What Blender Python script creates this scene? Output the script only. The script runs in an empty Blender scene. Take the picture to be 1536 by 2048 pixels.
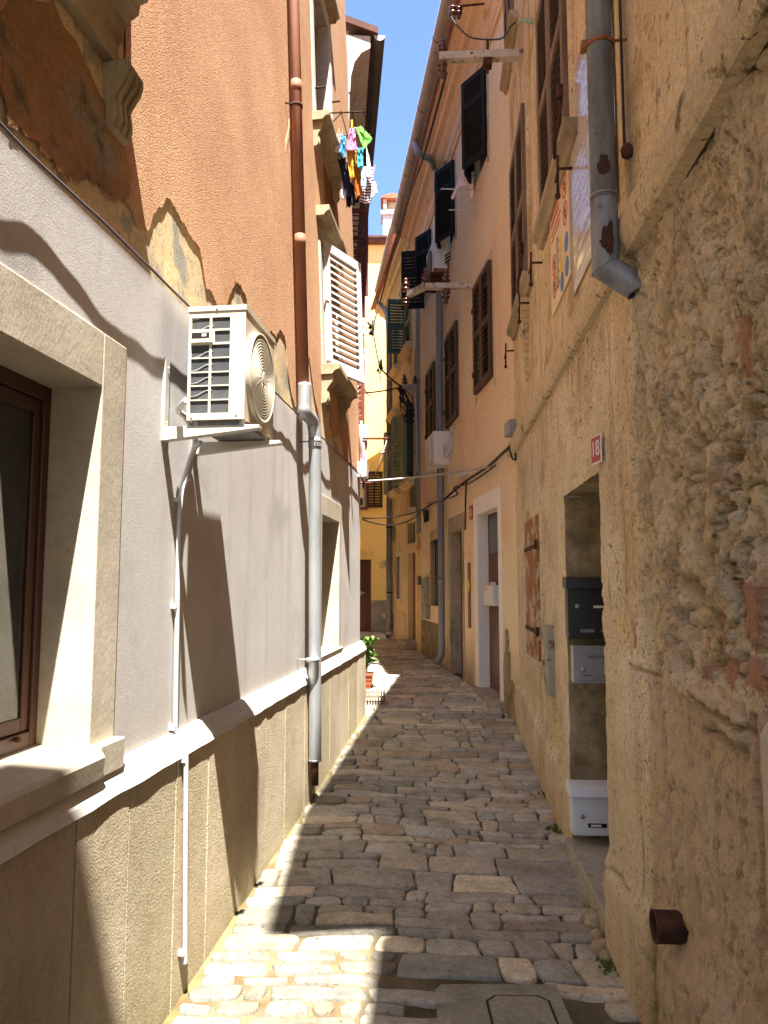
import bpy, bmesh, math, random
from mathutils import Vector, Matrix, noise
random.seed(7)
rad = math.radians
SC = bpy.context.scene
COL = SC.collection
# ------------------------------------------------------------------ camera model
FPX = 1500.0; PIT = math.atan(148/1500.0); CAMH = 1.6
_c, _s = math.cos(PIT), math.sin(PIT)
CAMP = Vector((0, 0, CAMH))
def ray(px, py):
    u = (px-768)/FPX; v = (1024-py)/FPX
    return Vector((u, _c-v*_s, _s+v*_c))
def D(px, py, Y):
    r = ray(px, py); return CAMP + r*(Y/r.y)
class Frame:
    """local axes: x right along the wall seen from the street, y into the wall, z up (leaning back by lean)"""
    def __init__(s, o, e, z0=0.0, lean=0.0):
        d = Vector((e[0]-o[0], e[1]-o[1], 0)); s.L = d.length; d.normalize()
        inn = Vector((-d.y, d.x, 0))
        z = (Vector((0, 0, 1)) + inn*lean).normalized()
        y = z.cross(d)
        s.M = Matrix(((d.x, y.x, z.x, o[0]), (d.y, y.y, z.y, o[1]), (d.z, y.z, z.z, z0), (0, 0, 0, 1)))
        s.I = s.M.inverted()
    def at(s, px, py, out=0.0):
        o = s.I @ CAMP; r = s.I.to_3x3() @ ray(px, py)
        t = (-out-o.y)/r.y
        return o.x+r.x*t, o.z+r.z*t
    def atx(s, px, py, x):
        o = s.I @ CAMP; r = s.I.to_3x3() @ ray(px, py)
        t = (x-o.x)/r.x
        return o.y+r.y*t, o.z+r.z*t
    def w(s, x, y, z): return s.M @ Vector((x, y, z))
    def box(s, px0, py0, px1, py1, out=0.0):
        """axis-aligned wall rectangle spanned by two pixels"""
        a = s.at(px0, py0, out); b = s.at(px1, py1, out)
        return min(a[0], b[0]), max(a[0], b[0]), min(a[1], b[1]), max(a[1], b[1])
L = Frame((-1.22, 0), (-1.22+.12*8.03, 8.03))
LINE = 2.79
U = Frame((-1.22, 0), (-1.22+.12*8.03, 8.03), LINE, .036)       # upper storeys lean back
R = Frame((1.334, 7.5), (.79, 0))
P = Frame((.70, 14.1), (1.34, 7.5))
O = Frame((.2, 17.6), (.7, 14.1))
Y = Frame((-3, 19.6), (3, 19.6))
N = Frame((-.41, 8.1), (-.41-.066*12, 20.1))
def ground(x, y):
    t = [(-3, -.05), (2.7, 0.0), (5.9, .14), (9, .325), (14, .37), (20, .40), (40, .40)]
    z = t[0][1]
    for (a, za), (b, zb) in zip(t, t[1:]):
        if y >= a:
            k = min(1, (y-a)/(b-a)); k2 = k
            z = za+(zb-za)*k2
    z -= .05*max(0, min(1, (x+.1)/1.0))*max(0, min(1, (7.5-y)/2.5))
    return z
def srgb(r, g, b):
    f = lambda v: ((v/255+.055)/1.055)**2.4 if v > 10 else v/255/12.92
    return (f(r), f(g), f(b), 1)
# ------------------------------------------------------------------ materials
MATS = {}
def PM(name, cols, sc=2.0, rough=.85, bumps=(), streak=None, spots=None, patch=None, metal=0.0, spec=.3, obj=False, tint=None, wave=None, stretch=(1, 1, 1), grime=None, grain=1.0):
    m = bpy.data.materials.new(name); m.use_nodes = True
    nt = m.node_tree; nd = nt.nodes; lk = nt.links
    b = nd['Principled BSDF']; b.inputs['Roughness'].default_value = rough
    b.inputs['Metallic'].default_value = metal
    b.inputs['Specular IOR Level'].default_value = spec
    if obj:
        tc = nd.new('ShaderNodeTexCoord'); src = tc.outputs['Object' if obj is True else obj]
    else:
        tc = nd.new('ShaderNodeNewGeometry'); src = tc.outputs['Position']
    def mapped(scale):
        mp = nd.new('ShaderNodeMapping'); mp.inputs['Scale'].default_value = scale
        lk.new(src, mp.inputs['Vector']); return mp.outputs['Vector']
    def nz(scale, det=6, vec=None, rgh=.6, dist=0.0):
        n = nd.new('ShaderNodeTexNoise'); n.inputs['Scale'].default_value = scale
        n.inputs['Detail'].default_value = det; n.inputs['Roughness'].default_value = rgh
        n.inputs['Distortion'].default_value = dist
        lk.new(vec or src, n.inputs['Vector']); return n.outputs['Fac']
    def ramp(fac, stops):
        r = nd.new('ShaderNodeValToRGB'); e = r.color_ramp.elements
        while len(e) < len(stops): e.new(.5)
        for el, (p, c) in zip(e, stops): el.position = p; el.color = c
        lk.new(fac, r.inputs['Fac']); return r.outputs['Color']
    W, K = (1, 1, 1, 1), (0, 0, 0, 1)
    def mix(fac, a, c):
        x = nd.new('ShaderNodeMix'); x.data_type = 'RGBA'
        if isinstance(fac, float): x.inputs[0].default_value = fac
        else: lk.new(fac, x.inputs[0])
        if hasattr(a, 'links'): lk.new(a, x.inputs[6])
        else: x.inputs[6].default_value = a
        if hasattr(c, 'links'): lk.new(c, x.inputs[7])
        else: x.inputs[7].default_value = c
        return x.outputs[2]
    n = len(cols)
    if wave:        # stripes along one axis of generated coordinates
        wv = nd.new('ShaderNodeTexWave'); wv.bands_direction = wave[0]; wv.inputs['Scale'].default_value = wave[1]
        wv.inputs['Distortion'].default_value = wave[2]
        lk.new(src, wv.inputs['Vector'])
        out = ramp(wv.outputs['Fac'], [(.45, cols[0]), (.55, cols[1])])
    else:
        base = nz(sc, 8, mapped(stretch) if stretch != (1, 1, 1) else None)
        out = ramp(base, [(.32+.36*i/max(1, n-1), c) for i, c in enumerate(cols)]) if n > 1 else None
        if n == 1:
            c = cols[0]; v = .12
            out = ramp(base, [(.35, tuple(x*(1-v) for x in c[:3])+(1,)), (.65, tuple(min(1, x*(1+v)) for x in c[:3])+(1,))])
    if patch:
        for (pc, psc, p0, p1) in patch:
            out = mix(ramp(nz(psc, 9, None, .62, .3), [(p0, K), (p1, W)]), out, pc)
    if rough >= .85 and not obj:      # fine grain: sand, pores and dust
        for (gs, lo, hi) in ((170, .74, 1.16), (38, .84, 1.10)):
            x = nd.new('ShaderNodeMix'); x.data_type = 'RGBA'; x.blend_type = 'MULTIPLY'; x.inputs[0].default_value = grain
            lk.new(out, x.inputs[6]); lk.new(ramp(nz(gs, 5), [(.34, (lo, lo, lo, 1)), (.66, (hi, hi, hi, 1))]), x.inputs[7]); out = x.outputs[2]
    if streak:
        for (scol, hs, vs, p0, p1) in streak:
            out = mix(ramp(nz(1.0, 6, mapped((hs, hs, vs))), [(p0, K), (p1, W)]), out, scol)
    if spots:
        for (scol, ssc, p0, p1) in spots:
            out = mix(ramp(nz(ssc, 4), [(p0, K), (p1, W)]), out, scol)
    if grime:       # rising damp / weathering below a given height (world z), noisy edge
        for (gcol, z0, z1, amp, k) in grime:
            sx = nd.new('ShaderNodeSeparateXYZ'); lk.new(src, sx.inputs[0])
            ad = nd.new('ShaderNodeMath'); ad.operation = 'MULTIPLY_ADD'
            lk.new(nz(3.0, 8), ad.inputs[0]); ad.inputs[1].default_value = amp; lk.new(sx.outputs['Z'], ad.inputs[2])
            mr = nd.new('ShaderNodeMapRange'); mr.inputs['From Min'].default_value = z0+amp*.5; mr.inputs['From Max'].default_value = z1+amp*.5
            mr.inputs['To Min'].default_value = k; mr.inputs['To Max'].default_value = 0.0
            lk.new(ad.outputs[0], mr.inputs['Value'])
            out = mix(mr.outputs[0], out, gcol)
    if tint:        # per-vertex colour attribute multiplied / mixed in
        at = nd.new('ShaderNodeAttribute'); at.attribute_name = 'tone'
        if tint == 'mul':
            x = nd.new('ShaderNodeMix'); x.data_type = 'RGBA'; x.blend_type = 'MULTIPLY'; x.inputs[0].default_value = 1
            lk.new(out, x.inputs[6]); lk.new(at.outputs['Color'], x.inputs[7]); out = x.outputs[2]
        else:
            out = mix(at.outputs['Alpha'], out, at.outputs['Color'])
    lk.new(out, b.inputs['Base Color'])
    prev = None
    for bp in bumps:
        kind, bsc, st, dist = bp[:4]
        vec = mapped(bp[4]) if len(bp) > 4 else None
        if kind == 'v':
            t = nd.new('ShaderNodeTexVoronoi'); t.inputs['Scale'].default_value = bsc; lk.new(vec or src, t.inputs['Vector']); h = t.outputs['Distance']
        else:
            h = nz(bsc, 5 if kind == 'n' else 2, vec)
        bn = nd.new('ShaderNodeBump'); bn.inputs['Strength'].default_value = st; bn.inputs['Distance'].default_value = dist
        lk.new(h, bn.inputs['Height'])
        if prev: lk.new(prev, bn.inputs['Normal'])
        prev = bn.outputs['Normal']
    if prev: lk.new(prev, b.inputs['Normal'])
    MATS[name] = m
    return m
S = srgb
m_orange = PM('orange_roughcast', [S(186, 140, 106), S(196, 152, 116), S(204, 161, 125)], 1.6, .95,
              [('s', 150, 1.0, .010), ('n', 260, .4, .003)], streak=[(S(190, 128, 84), 3, .35, .54, .75)], spots=[(S(172, 116, 76), 120, .60, .68), (S(236, 190, 146), 140, .62, .7)])
m_grey = PM('grey_render', [S(190, 186, 184), S(197, 193, 191), S(203, 199, 196)], 1.1, .9,
            [('n', 160, .30, .003), ('n', 14, .12, .004)], streak=[(S(170, 166, 164), 5, .4, .54, .8), (S(160, 154, 148), 18, .8, .66, .78)], patch=[(S(174, 170, 169), 1.6, .52, .7), (S(206, 203, 202), .9, .56, .7)], grime=[(S(176, 166, 150), 1.0, 1.25, .2, .5)], grain=.35)
m_beige = PM('old_beige_plaster', [S(172, 156, 128), S(205, 184, 146), S(214, 190, 146)], 3.0, .92,
             [('n', 90, .35, .004), ('n', 9, .25, .01)], patch=[(S(150, 146, 136), 4.5, .52, .6)], spots=[(S(110, 96, 76), 45, .66, .7)])
m_plinth = PM('hammered_stone', [S(186, 170, 144), S(202, 188, 162), S(212, 200, 178)], 3.2, .9,
              [('n', 150, 1.0, .012, (1, 1, .75)), ('n', 24, .5, .012)], tint='mul', streak=[(S(180, 156, 124), 7, .4, .6, .78)],
              grime=[(S(140, 130, 92), -.05, .30, .25, .55)], grain=.6)
m_ledge = PM('white_ledge_paint', [S(190, 186, 180), S(206, 203, 197)], 6, .8, [('n', 70, .25, .003)], spots=[(S(160, 150, 135), 30, .64, .72)], streak=[(S(190, 182, 168), 6, 6, .56, .72)])
m_stone = PM('pale_limestone', [S(172, 162, 144), S(187, 177, 159), S(197, 188, 172)], 4.0, .85,
             [('n', 120, .4, .003, (1, 1, .4)), ('n', 14, .2, .006)], patch=[(S(200, 178, 140), 3.2, .6, .76)], spots=[(S(140, 128, 106), 60, .68, .74)], grain=.45)
m_stone_old = PM('weathered_stone', [S(120, 104, 80), S(166, 146, 112), S(190, 170, 134)], 5.0, .92,
                 [('n', 70, .5, .006), ('n', 18, .4, .01)], patch=[(S(92, 80, 62), 6, .56, .66)], streak=[(S(98, 84, 62), 14, 1.2, .55, .7)])
m_dark_plaster = PM('dark_brown_plaster', [S(128, 104, 74), S(158, 118, 76), S(186, 132, 84)], 2.2, .95, [('n', 95, .9, .011)], patch=[(S(150, 142, 124), 2.5, .54, .68), (S(104, 88, 62), 5, .56, .66)])
m_wood = PM('window_wood', [S(58, 33, 20), S(78, 45, 28)], 6, .45, [('n', 90, .2, .002)], stretch=(1, 1, .08), spec=.5)
m_zinc = PM('zinc', [S(150, 154, 158), S(168, 171, 174), S(182, 184, 186)], 9, .42, [('n', 30, .05, .003)], metal=.55, stretch=(1, 1, .25))
m_zinc_old = PM('weathered_zinc', [S(112, 112, 108), S(134, 134, 132), S(150, 150, 150)], 7, .55, [('n', 60, .12, .002)], metal=.35, stretch=(2, 2, .3), spots=[(S(98, 84, 66), 16, .62, .7)])
m_brown_pipe = PM('brown_painted_pipe', [S(140, 94, 72), S(150, 102, 80)], 5, .65, [('n', 40, .06, .003)], patch=[(S(176, 104, 70), 2.3, .62, .64)])
m_gutter = PM('painted_gutter', [S(150, 138, 128), S(170, 156, 142)], 4, .6, [('n', 30, .1, .003)], spots=[(S(90, 80, 70), 12, .62, .72)])
m_gutter_dark = PM('dark_gutter', [S(78, 74, 72), S(104, 98, 94)], 6, .6, [('n', 30, .1, .003)])
m_ac = PM('cream_metal', [S(190, 180, 160), S(197, 188, 169)], 3, .42, spec=.5)
m_ac_white = PM('white_metal', [S(216, 212, 204), S(228, 224, 216)], 4, .5, spec=.5, streak=[(S(170, 150, 124), 12, 1, .6, .75)])
m_fin = PM('dark_coil', [S(60, 62, 64), S(84, 86, 88)], 8, .6, [('n', 200, .3, .003, (.2, .2, 4))], metal=.4)
m_dark = PM('dark_void', [S(26, 24, 22)], 5, .9)
m_bracket = PM('cream_steel', [S(188, 182, 168), S(198, 192, 180)], 4, .45, spec=.5)
m_white = PM('white_paint', [S(196, 190, 182), S(208, 203, 195)], 6, .6, [('n', 40, .1, .002)], stretch=(1, 1, .2), spots=[(S(172, 160, 142), 26, .68, .74)])
m_white_wall = PM('whitewashed_plaster', [S(206, 198, 186), S(224, 217, 206)], 4, .85, [('n', 60, .2, .004)], patch=[(S(180, 168, 148), 4, .6, .7)])
m_white_frame = PM('white_door_surround', [S(236, 230, 218), S(242, 238, 230)], 4, .85, [('n', 60, .2, .004)], patch=[(S(214, 202, 180), 4, .62, .72)], grain=.4)
m_pvc = PM('white_plastic', [S(190, 190, 188), S(198, 198, 196)], 4, .4, spec=.5)
m_black_sh = PM('black_shutter_paint', [S(28, 27, 26), S(36, 35, 34)], 6, .7, spec=.12)
m_brown_sh = PM('dark_brown_shutter', [S(74, 52, 38), S(94, 68, 50)], 7, .65, [('n', 60, .2, .002)], stretch=(1, 1, .15))
m_red_sh = PM('red_brown_shutter', [S(98, 46, 38), S(118, 58, 48)], 6, .6)
m_old_sh = PM('bare_weathered_wood', [S(96, 78, 64), S(124, 104, 86), S(150, 128, 106)], 9, .85, [('n', 80, .4, .003, (1, 1, .1))], stretch=(2, 2, .12))
m_peel = PM('peeling_wood', [S(128, 86, 54), S(158, 108, 68), S(172, 124, 82)], 8, .85, [('n', 60, .5, .004, (1, 1, .1))], stretch=(2, 2, .12), patch=[(S(186, 168, 140), 7, .52, .58)])
m_green_sh = PM('green_shutter_paint', [S(136, 154, 124), S(156, 172, 140)], 7, .7, stretch=(2, 2, .15), patch=[(S(146, 140, 112), 6, .6, .7)])
m_blue_sh = PM('blue_green_shutter', [S(44, 76, 76), S(66, 96, 92)], 7, .7, stretch=(2, 2, .15))
m_olive_sh = PM('faded_green_shutter', [S(150, 146, 96), S(172, 164, 108)], 7, .75, stretch=(2, 2, .15))
m_pink = PM('peach_plaster', [S(230, 204, 166), S(238, 212, 174), S(240, 218, 180)], .9, .92, [('n', 90, .2, .003), ('n', 6, .25, .012)],
            patch=[(S(234, 192, 152), 1.3, .52, .66), (S(240, 222, 180), 1.1, .55, .72)], streak=[(S(220, 182, 146), 4, .3, .57, .75)],
            spots=[(S(150, 112, 80), 26, .70, .74)], grime=[(S(236, 218, 178), .5, 2.3, 1.4, .8), (S(120, 106, 84), .35, .95, .5, .75)])
m_cornice = PM('peach_cornice', [S(226, 190, 152), S(234, 202, 164)], 2.5, .9, [('n', 60, .2, .004)], patch=[(S(186, 158, 116), 2, .6, .7)], spots=[(S(140, 104, 74), 18, .68, .74)])
m_ochre = PM('ochre_plaster', [S(228, 206, 156), S(238, 216, 166), S(242, 224, 176)], 1.6, .92, [('n', 80, .25, .004), ('n', 8, .3, .01)],
             patch=[(S(176, 152, 112), 2.6, .58, .66), (S(128, 116, 96), 5, .66, .70)], grime=[(S(196, 160, 104), .6, 3.0, 1.6, .7)])
m_ochre_trim = PM('ochre_trim', [S(222, 198, 148), S(232, 208, 158)], 3, .9, [('n', 60, .2, .004)], spots=[(S(130, 108, 74), 18, .64, .7)])
m_yellow = PM('yellow_plaster', [S(240, 208, 126), S(243, 214, 136), S(244, 218, 146)], .8, .9, [('n', 70, .12, .003)], patch=[(S(238, 214, 150), 1.2, .64, .74)], spots=[(S(206, 176, 112), 8, .68, .72)])
m_yellow_dk = PM('darker_yellow_paint', [S(226, 176, 78), S(232, 184, 86)], 1.2, .9, [('n', 70, .12, .003)])
m_cement = PM('grey_cement_dado', [S(128, 124, 116), S(146, 142, 132), S(160, 154, 142)], 2.6, .95, [('n', 70, .3, .004)], patch=[(S(180, 174, 160), 3, .62, .72)])
m_door = PM('dark_door_wood', [S(78, 42, 28), S(96, 54, 36)], 5, .5, stretch=(1, 1, .1), spec=.5)
m_red_door = PM('red_wood_door', [S(120, 58, 34), S(140, 72, 44)], 5, .5, stretch=(1, 1, .1), spec=.5)
m_near = PM('aged_plaster', [S(206, 186, 154), S(221, 201, 168), S(232, 214, 182)], 1.7, .93, [('n', 150, .7, .006), ('n', 48, .8, .012), ('n', 16, .5, .014)],
            patch=[(S(196, 172, 136), 2.4, .5, .62), (S(226, 198, 148), 1.4, .58, .7)],
            streak=[(S(166, 140, 104), 14, 1.0, .56, .70), (S(112, 96, 74), 34, 2.4, .63, .70)], spots=[(S(122, 102, 76), 60, .585, .64), (S(104, 86, 64), 20, .64, .69)], tint='mix',
            grime=[(S(186, 150, 100), -.1, .5, .5, .6)])
m_near_up = PM('aged_upper_plaster', [S(208, 186, 148), S(220, 198, 158), S(230, 210, 172)], 1.5, .93, [('n', 150, .6, .005), ('n', 40, .6, .008), ('n', 12, .4, .012)],
               patch=[(S(182, 154, 110), 2.0, .52, .64)], streak=[(S(172, 146, 110), 7, .4, .55, .7), (S(116, 98, 74), 30, 2.5, .62, .69)], spots=[(S(120, 100, 74), 60, .62, .67), (S(150, 126, 92), 14, .6, .68)])
m_band = PM('stringcourse_plaster', [S(200, 178, 144), S(220, 198, 160)], 3, .93, [('n', 120, .7, .006), ('n', 30, .6, .01)], patch=[(S(116, 100, 72), 6, .56, .64)], spots=[(S(96, 82, 58), 30, .64, .7)])
m_jamb = PM('damp_reveal_plaster', [S(120, 104, 76), S(156, 138, 104), S(188, 168, 132)], 5, .93, [('n', 60, .4, .006)], patch=[(S(156, 146, 124), 5, .58, .66)])
m_cob = PM('paving_stone', [S(160, 152, 136), S(188, 179, 162), S(204, 195, 178)], 7, .86, [('n', 110, .6, .005), ('n', 34, .7, .010, (1, 2.6, 1)), ('n', 11, .5, .014, (1, 2, 1))], tint='mul', patch=[(S(184, 174, 150), 9, .58, .68)], spots=[(S(116, 106, 88), 40, .62, .72)], spec=.35)
m_joint = PM('mortar_and_dirt', [S(84, 74, 56), S(118, 104, 78), S(146, 132, 104)], 4, .95, [('n', 90, .6, .006), ('n', 20, .6, .015)], patch=[(S(92, 94, 52), 1.7, .58, .68), (S(170, 154, 122), 2.6, .58, .68)])
m_mortar = PM('pale_mortar', [S(150, 132, 98), S(178, 160, 122), S(198, 180, 144)], 3.0, .92, [('n', 90, .4, .004), ('n', 18, .5, .012)], patch=[(S(146, 124, 84), 2.2, .54, .64), (S(112, 112, 64), 3.2, .66, .72)])
m_conc = PM('concrete', [S(126, 122, 106), S(146, 142, 126), S(158, 154, 138)], 4, .9, [('n', 120, .3, .003), ('n', 20, .2, .005)], patch=[(S(116, 122, 82), 3, .6, .7)])
m_step = PM('step_stone', [S(150, 142, 126), S(172, 163, 144), S(186, 178, 158)], 4, .85, [('n', 90, .3, .003)], spots=[(S(120, 110, 92), 30, .66, .72)])
m_rust = PM('rusty_iron', [S(46, 30, 22), S(70, 44, 30), S(92, 58, 38)], 14, .85, [('n', 80, .4, .003)])
m_cable = PM('black_cable', [S(40, 36, 36)], 5, .6)
m_cable_gr = PM('purple_grey_cable', [S(92, 82, 88)], 5, .6)
m_cable_lt = PM('pale_cable', [S(170, 162, 150)], 5, .6)
m_cable_br = PM('brown_cable', [S(52, 36, 30)], 5, .6)
m_ins = PM('brown_porcelain', [S(74, 40, 30), S(90, 50, 38)], 6, .18, spec=.7)
m_beam = PM('peeling_white_steel', [S(176, 166, 152), S(198, 190, 176)], 10, .6, [('n', 50, .2, .002)], spots=[(S(104, 70, 46), 22, .58, .64)])
m_sred = PM('sign_red', [S(168, 52, 48)], 5, .4, spec=.5)
m_swhite = PM('sign_white', [S(226, 220, 210)], 4, .35, spec=.5)
m_syel = PM('sign_yellow', [S(228, 196, 60)], 5, .4)
m_sblue = PM('sign_blue', [S(62, 118, 178)], 5, .4)
m_sink = PM('sign_ink', [S(70, 66, 70)], 5, .5)
m_sredtxt = PM('sign_red_ink', [S(206, 84, 64)], 5, .5)
m_mbox_blk = PM('black_letterbox_metal', [S(38, 37, 36), S(46, 45, 44)], 6, .4, spec=.5)
m_mbox_gry = PM('grey_letterbox_metal', [S(142, 142, 144), S(152, 152, 154)], 5, .4, spec=.5)
m_mbox_wht = PM('white_letterbox_metal', [S(214, 216, 218), S(222, 224, 226)], 5, .4, spec=.5)
m_terra = PM('terracotta_plastic', [S(150, 82, 56), S(166, 94, 66)], 6, .6)
m_leaf = PM('plant_leaf', [S(62, 96, 36), S(92, 128, 50), S(116, 150, 66)], 14, .5, spec=.4)
m_stem = PM('plant_stem', [S(96, 84, 50)], 5, .8)
m_soil = PM('soil', [S(60, 46, 34)], 20, .95, [('n', 60, .6, .01)])
m_tile = PM('roof_tile', [S(150, 82, 58), S(176, 104, 76), S(190, 124, 92)], 8, .85, [('n', 40, .3, .005)])
m_brick = PM('brick', [S(150, 84, 60), S(168, 100, 74)], 10, .9, [('n', 60, .4, .005)])
m_curtain = PM('lace_curtain', [S(222, 216, 194), S(236, 230, 210)], 40, .9, obj=True)
m_glass = PM('window_glass', [S(40, 44, 44)], 4, .06, spec=.6)
m_moss = PM('moss', [S(84, 96, 34), S(110, 118, 48)], 20, .95, [('n', 90, .8, .01)])
m_strap = PM('yellow_wood_stay', [S(206, 156, 84)], 6, .7)
m_ragged = PM('dark_green_cloth', [S(60, 66, 54), S(84, 90, 74)], 20, .9)
def cloth_mat(n, *c, **k): return PM(n, [S(*x) for x in c], 14, .9, [('n', 60, .3, .004)], obj='Generated', **k)
m_glasspane = bpy.data.materials.new('clear_glass'); m_glasspane.use_nodes = True
_n = m_glasspane.node_tree; _b = _n.nodes['Principled BSDF']; _b.inputs['Base Color'].default_value = (.75, .8, .78, 1); _b.inputs['Roughness'].default_value = .02
_tr = _n.nodes.new('ShaderNodeBsdfTransparent'); _tr.inputs['Color'].default_value = (.94, .96, .94, 1); _mx = _n.nodes.new('ShaderNodeMixShader')
_fr = _n.nodes.new('ShaderNodeFresnel'); _fr.inputs['IOR'].default_value = 2.3
_gl = _n.nodes.new('ShaderNodeBsdfGlossy'); _gl.inputs['Roughness'].default_value = .02
_n.links.new(_fr.outputs[0], _mx.inputs[0]); _n.links.new(_tr.outputs[0], _mx.inputs[1]); _n.links.new(_gl.outputs[0], _mx.inputs[2])
_n.links.new(_mx.outputs[0], _n.nodes['Material Output'].inputs['Surface'])
# ------------------------------------------------------------------ mesh builder
class MB:
    def __init__(s): s.bm = bmesh.new(); s.col = None
    def quad(s, *p):
        return s.bm.faces.new([s.bm.verts.new(q) for q in p])
    def box(s, x0, x1, y0, y1, z0, z1):
        v = [s.bm.verts.new((x, y, z)) for x in (x0, x1) for y in (y0, y1) for z in (z0, z1)]
        for f in ((0, 1, 3, 2), (4, 6, 7, 5), (0, 4, 5, 1), (2, 3, 7, 6), (0, 2, 6, 4), (1, 5, 7, 3)):
            s.bm.faces.new([v[i] for i in f])
        return s
    def hexa(s, p):      # eight points: bottom ring 4, top ring 4
        v = [s.bm.verts.new(q) for q in p]
        for f in ((0, 3, 2, 1), (4, 5, 6, 7), (0, 1, 5, 4), (1, 2, 6, 5), (2, 3, 7, 6), (3, 0, 4, 7)):
            s.bm.faces.new([v[i] for i in f])
        return s
    def prism(s, poly, axis, a, b):   # poly of 2-D points in the other two axes
        def mk(p, t):
            return {'x': (t, p[0], p[1]), 'y': (p[0], t, p[1]), 'z': (p[0], p[1], t)}[axis]
        va = [s.bm.verts.new(mk(p, a)) for p in poly]; vb = [s.bm.verts.new(mk(p, b)) for p in poly]
        n = len(poly)
        s.bm.faces.new(va[::-1]); s.bm.faces.new(vb)
        for i in range(n): s.bm.faces.new((va[i], va[(i+1) % n], vb[(i+1) % n], vb[i]))
        return s
    def tube(s, pts, r, seg=8, caps=True, ripple=0):
        pts = [Vector(p) for p in pts]; rings = []; up = None
        for i, p in enumerate(pts):
            t = (pts[min(i+1, len(pts)-1)]-pts[max(i-1, 0)])
            t = t.normalized() if t.length > 1e-9 else Vector((0, 0, 1))
            if up is None:
                a = Vector((0, 0, 1)) if abs(t.z) < .9 else Vector((1, 0, 0))
                up = t.cross(a).normalized()
            else:
                up = (up - t*up.dot(t)).normalized()
            v = t.cross(up)
            rr = r[i] if isinstance(r, (list, tuple)) else r
            rings.append([s.bm.verts.new(p+(up*math.cos(2*math.pi*k/seg)+v*math.sin(2*math.pi*k/seg))*rr) for k in range(seg)])
        for a, b in zip(rings, rings[1:]):
            for k in range(seg):
                f = s.bm.faces.new((a[k], a[(k+1) % seg], b[(k+1) % seg], b[k])); f.smooth = True
        if caps:
            s.bm.faces.new(rings[0][::-1]); s.bm.faces.new(rings[-1])
        return s
    def lathe(s, prof, c=(0, 0, 0), seg=14, axis='z'):
        rings = []
        for (r, h) in prof:
            ring = []
            for k in range(seg):
                a = 2*math.pi*k/seg; x, y = r*math.cos(a), r*math.sin(a)
                p = {'z': (x, y, h), 'y': (x, h, y), 'x': (h, x, y)}[axis]
                ring.append(s.bm.verts.new((p[0]+c[0], p[1]+c[1], p[2]+c[2])))
            rings.append(ring)
        for a, b in zip(rings, rings[1:]):
            for k in range(seg):
                f = s.bm.faces.new((a[k], a[(k+1) % seg], b[(k+1) % seg], b[k])); f.smooth = True
        s.bm.faces.new(rings[0][::-1]); s.bm.faces.new(rings[-1])
        return s
    def wall(s, x0, x1, z0, z1, ops, y=0.0, extra=()):
        """flat wall with rectangular openings (xa, xb, za, zb, depth)"""
        xs = sorted({x0, x1, *[min(max(v, x0), x1) for o in ops for v in o[:2]]})
        zs = sorted({z0, z1, *[min(max(v, z0), z1) for o in ops for v in o[2:4]]})
        for i in range(len(xs)-1):
            for j in range(len(zs)-1):
                cx, cz = (xs[i]+xs[i+1])/2, (zs[j]+zs[j+1])/2
                if any(o[0] < cx < o[1] and o[2] < cz < o[3] for o in ops): continue
                s.quad((xs[i], y, zs[j]), (xs[i+1], y, zs[j]), (xs[i+1], y, zs[j+1]), (xs[i], y, zs[j+1]))
        for (a, b, c, d, dep) in ops:
            if dep <= 0: continue
            c2, d2 = max(c, z0), min(d, z1)
            s.quad((a, y, c2), (a, y, d2), (a, y+dep, d2), (a, y+dep, c2))
            s.quad((b, y, c2), (b, y+dep, c2), (b, y+dep, d2), (b, y, d2))
            if d <= z1: s.quad((a, y, d), (b, y, d), (b, y+dep, d), (a, y+dep, d))
            if c >= z0: s.quad((a, y, c), (a, y+dep, c), (b, y+dep, c), (b, y, c))
        return s
    def build(s, name, mat, parent=None, rel=None, bevel=0.0, label=None, solid=0.0, smooth=False, normals=True):
        bm = s.bm
        if normals: bmesh.ops.recalc_face_normals(bm, faces=bm.faces)
        me = bpy.data.meshes.new(name); bm.to_mesh(me); bm.free()
        if smooth:
            for p in me.polygons: p.use_smooth = True
        if mat: me.materials.append(mat)
        o = bpy.data.objects.new(name, me); COL.objects.link(o)
        if parent is not None: o.parent = parent
        if rel is not None: o.matrix_local = rel
        if bevel:
            b = o.modifiers.new('bevel', 'BEVEL'); b.width = bevel; b.segments = 2; b.limit_method = 'ANGLE'; b.angle_limit = rad(40)
        if solid:
            b = o.modifiers.new('solid', 'SOLIDIFY'); b.thickness = solid; b.offset = 0
        if label: o['label'] = label
        return o
def tag(o, label, cat, group=None, kind=None):
    if label: o['label'] = label
    if cat: o['category'] = cat
    if group: o['group'] = group
    if kind: o['kind'] = kind
    return o
def thing(name, label, cat, M=None, group=None):
    o = bpy.data.objects.new(name, None); COL.objects.link(o); o.empty_display_size = .1
    if M is not None: o.matrix_world = M
    return tag(o, label, cat, group)
def on(F, x, y, z): return F.M @ Matrix.Translation((x, y, z))
def smoothpts(pts, n=8):
    """Catmull-Rom through 3-D points"""
    P_ = [Vector(p) for p in pts]; out = []
    for i in range(len(P_)-1):
        a, b, c, d = P_[max(i-1, 0)], P_[i], P_[i+1], P_[min(i+2, len(P_)-1)]
        for k in range(n):
            t = k/n
            out.append(.5*((2*b)+(c-a)*t+(2*a-5*b+4*c-d)*t*t+(3*b-a-3*c+d)*t**3))
    out.append(P_[-1]); return out
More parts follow.
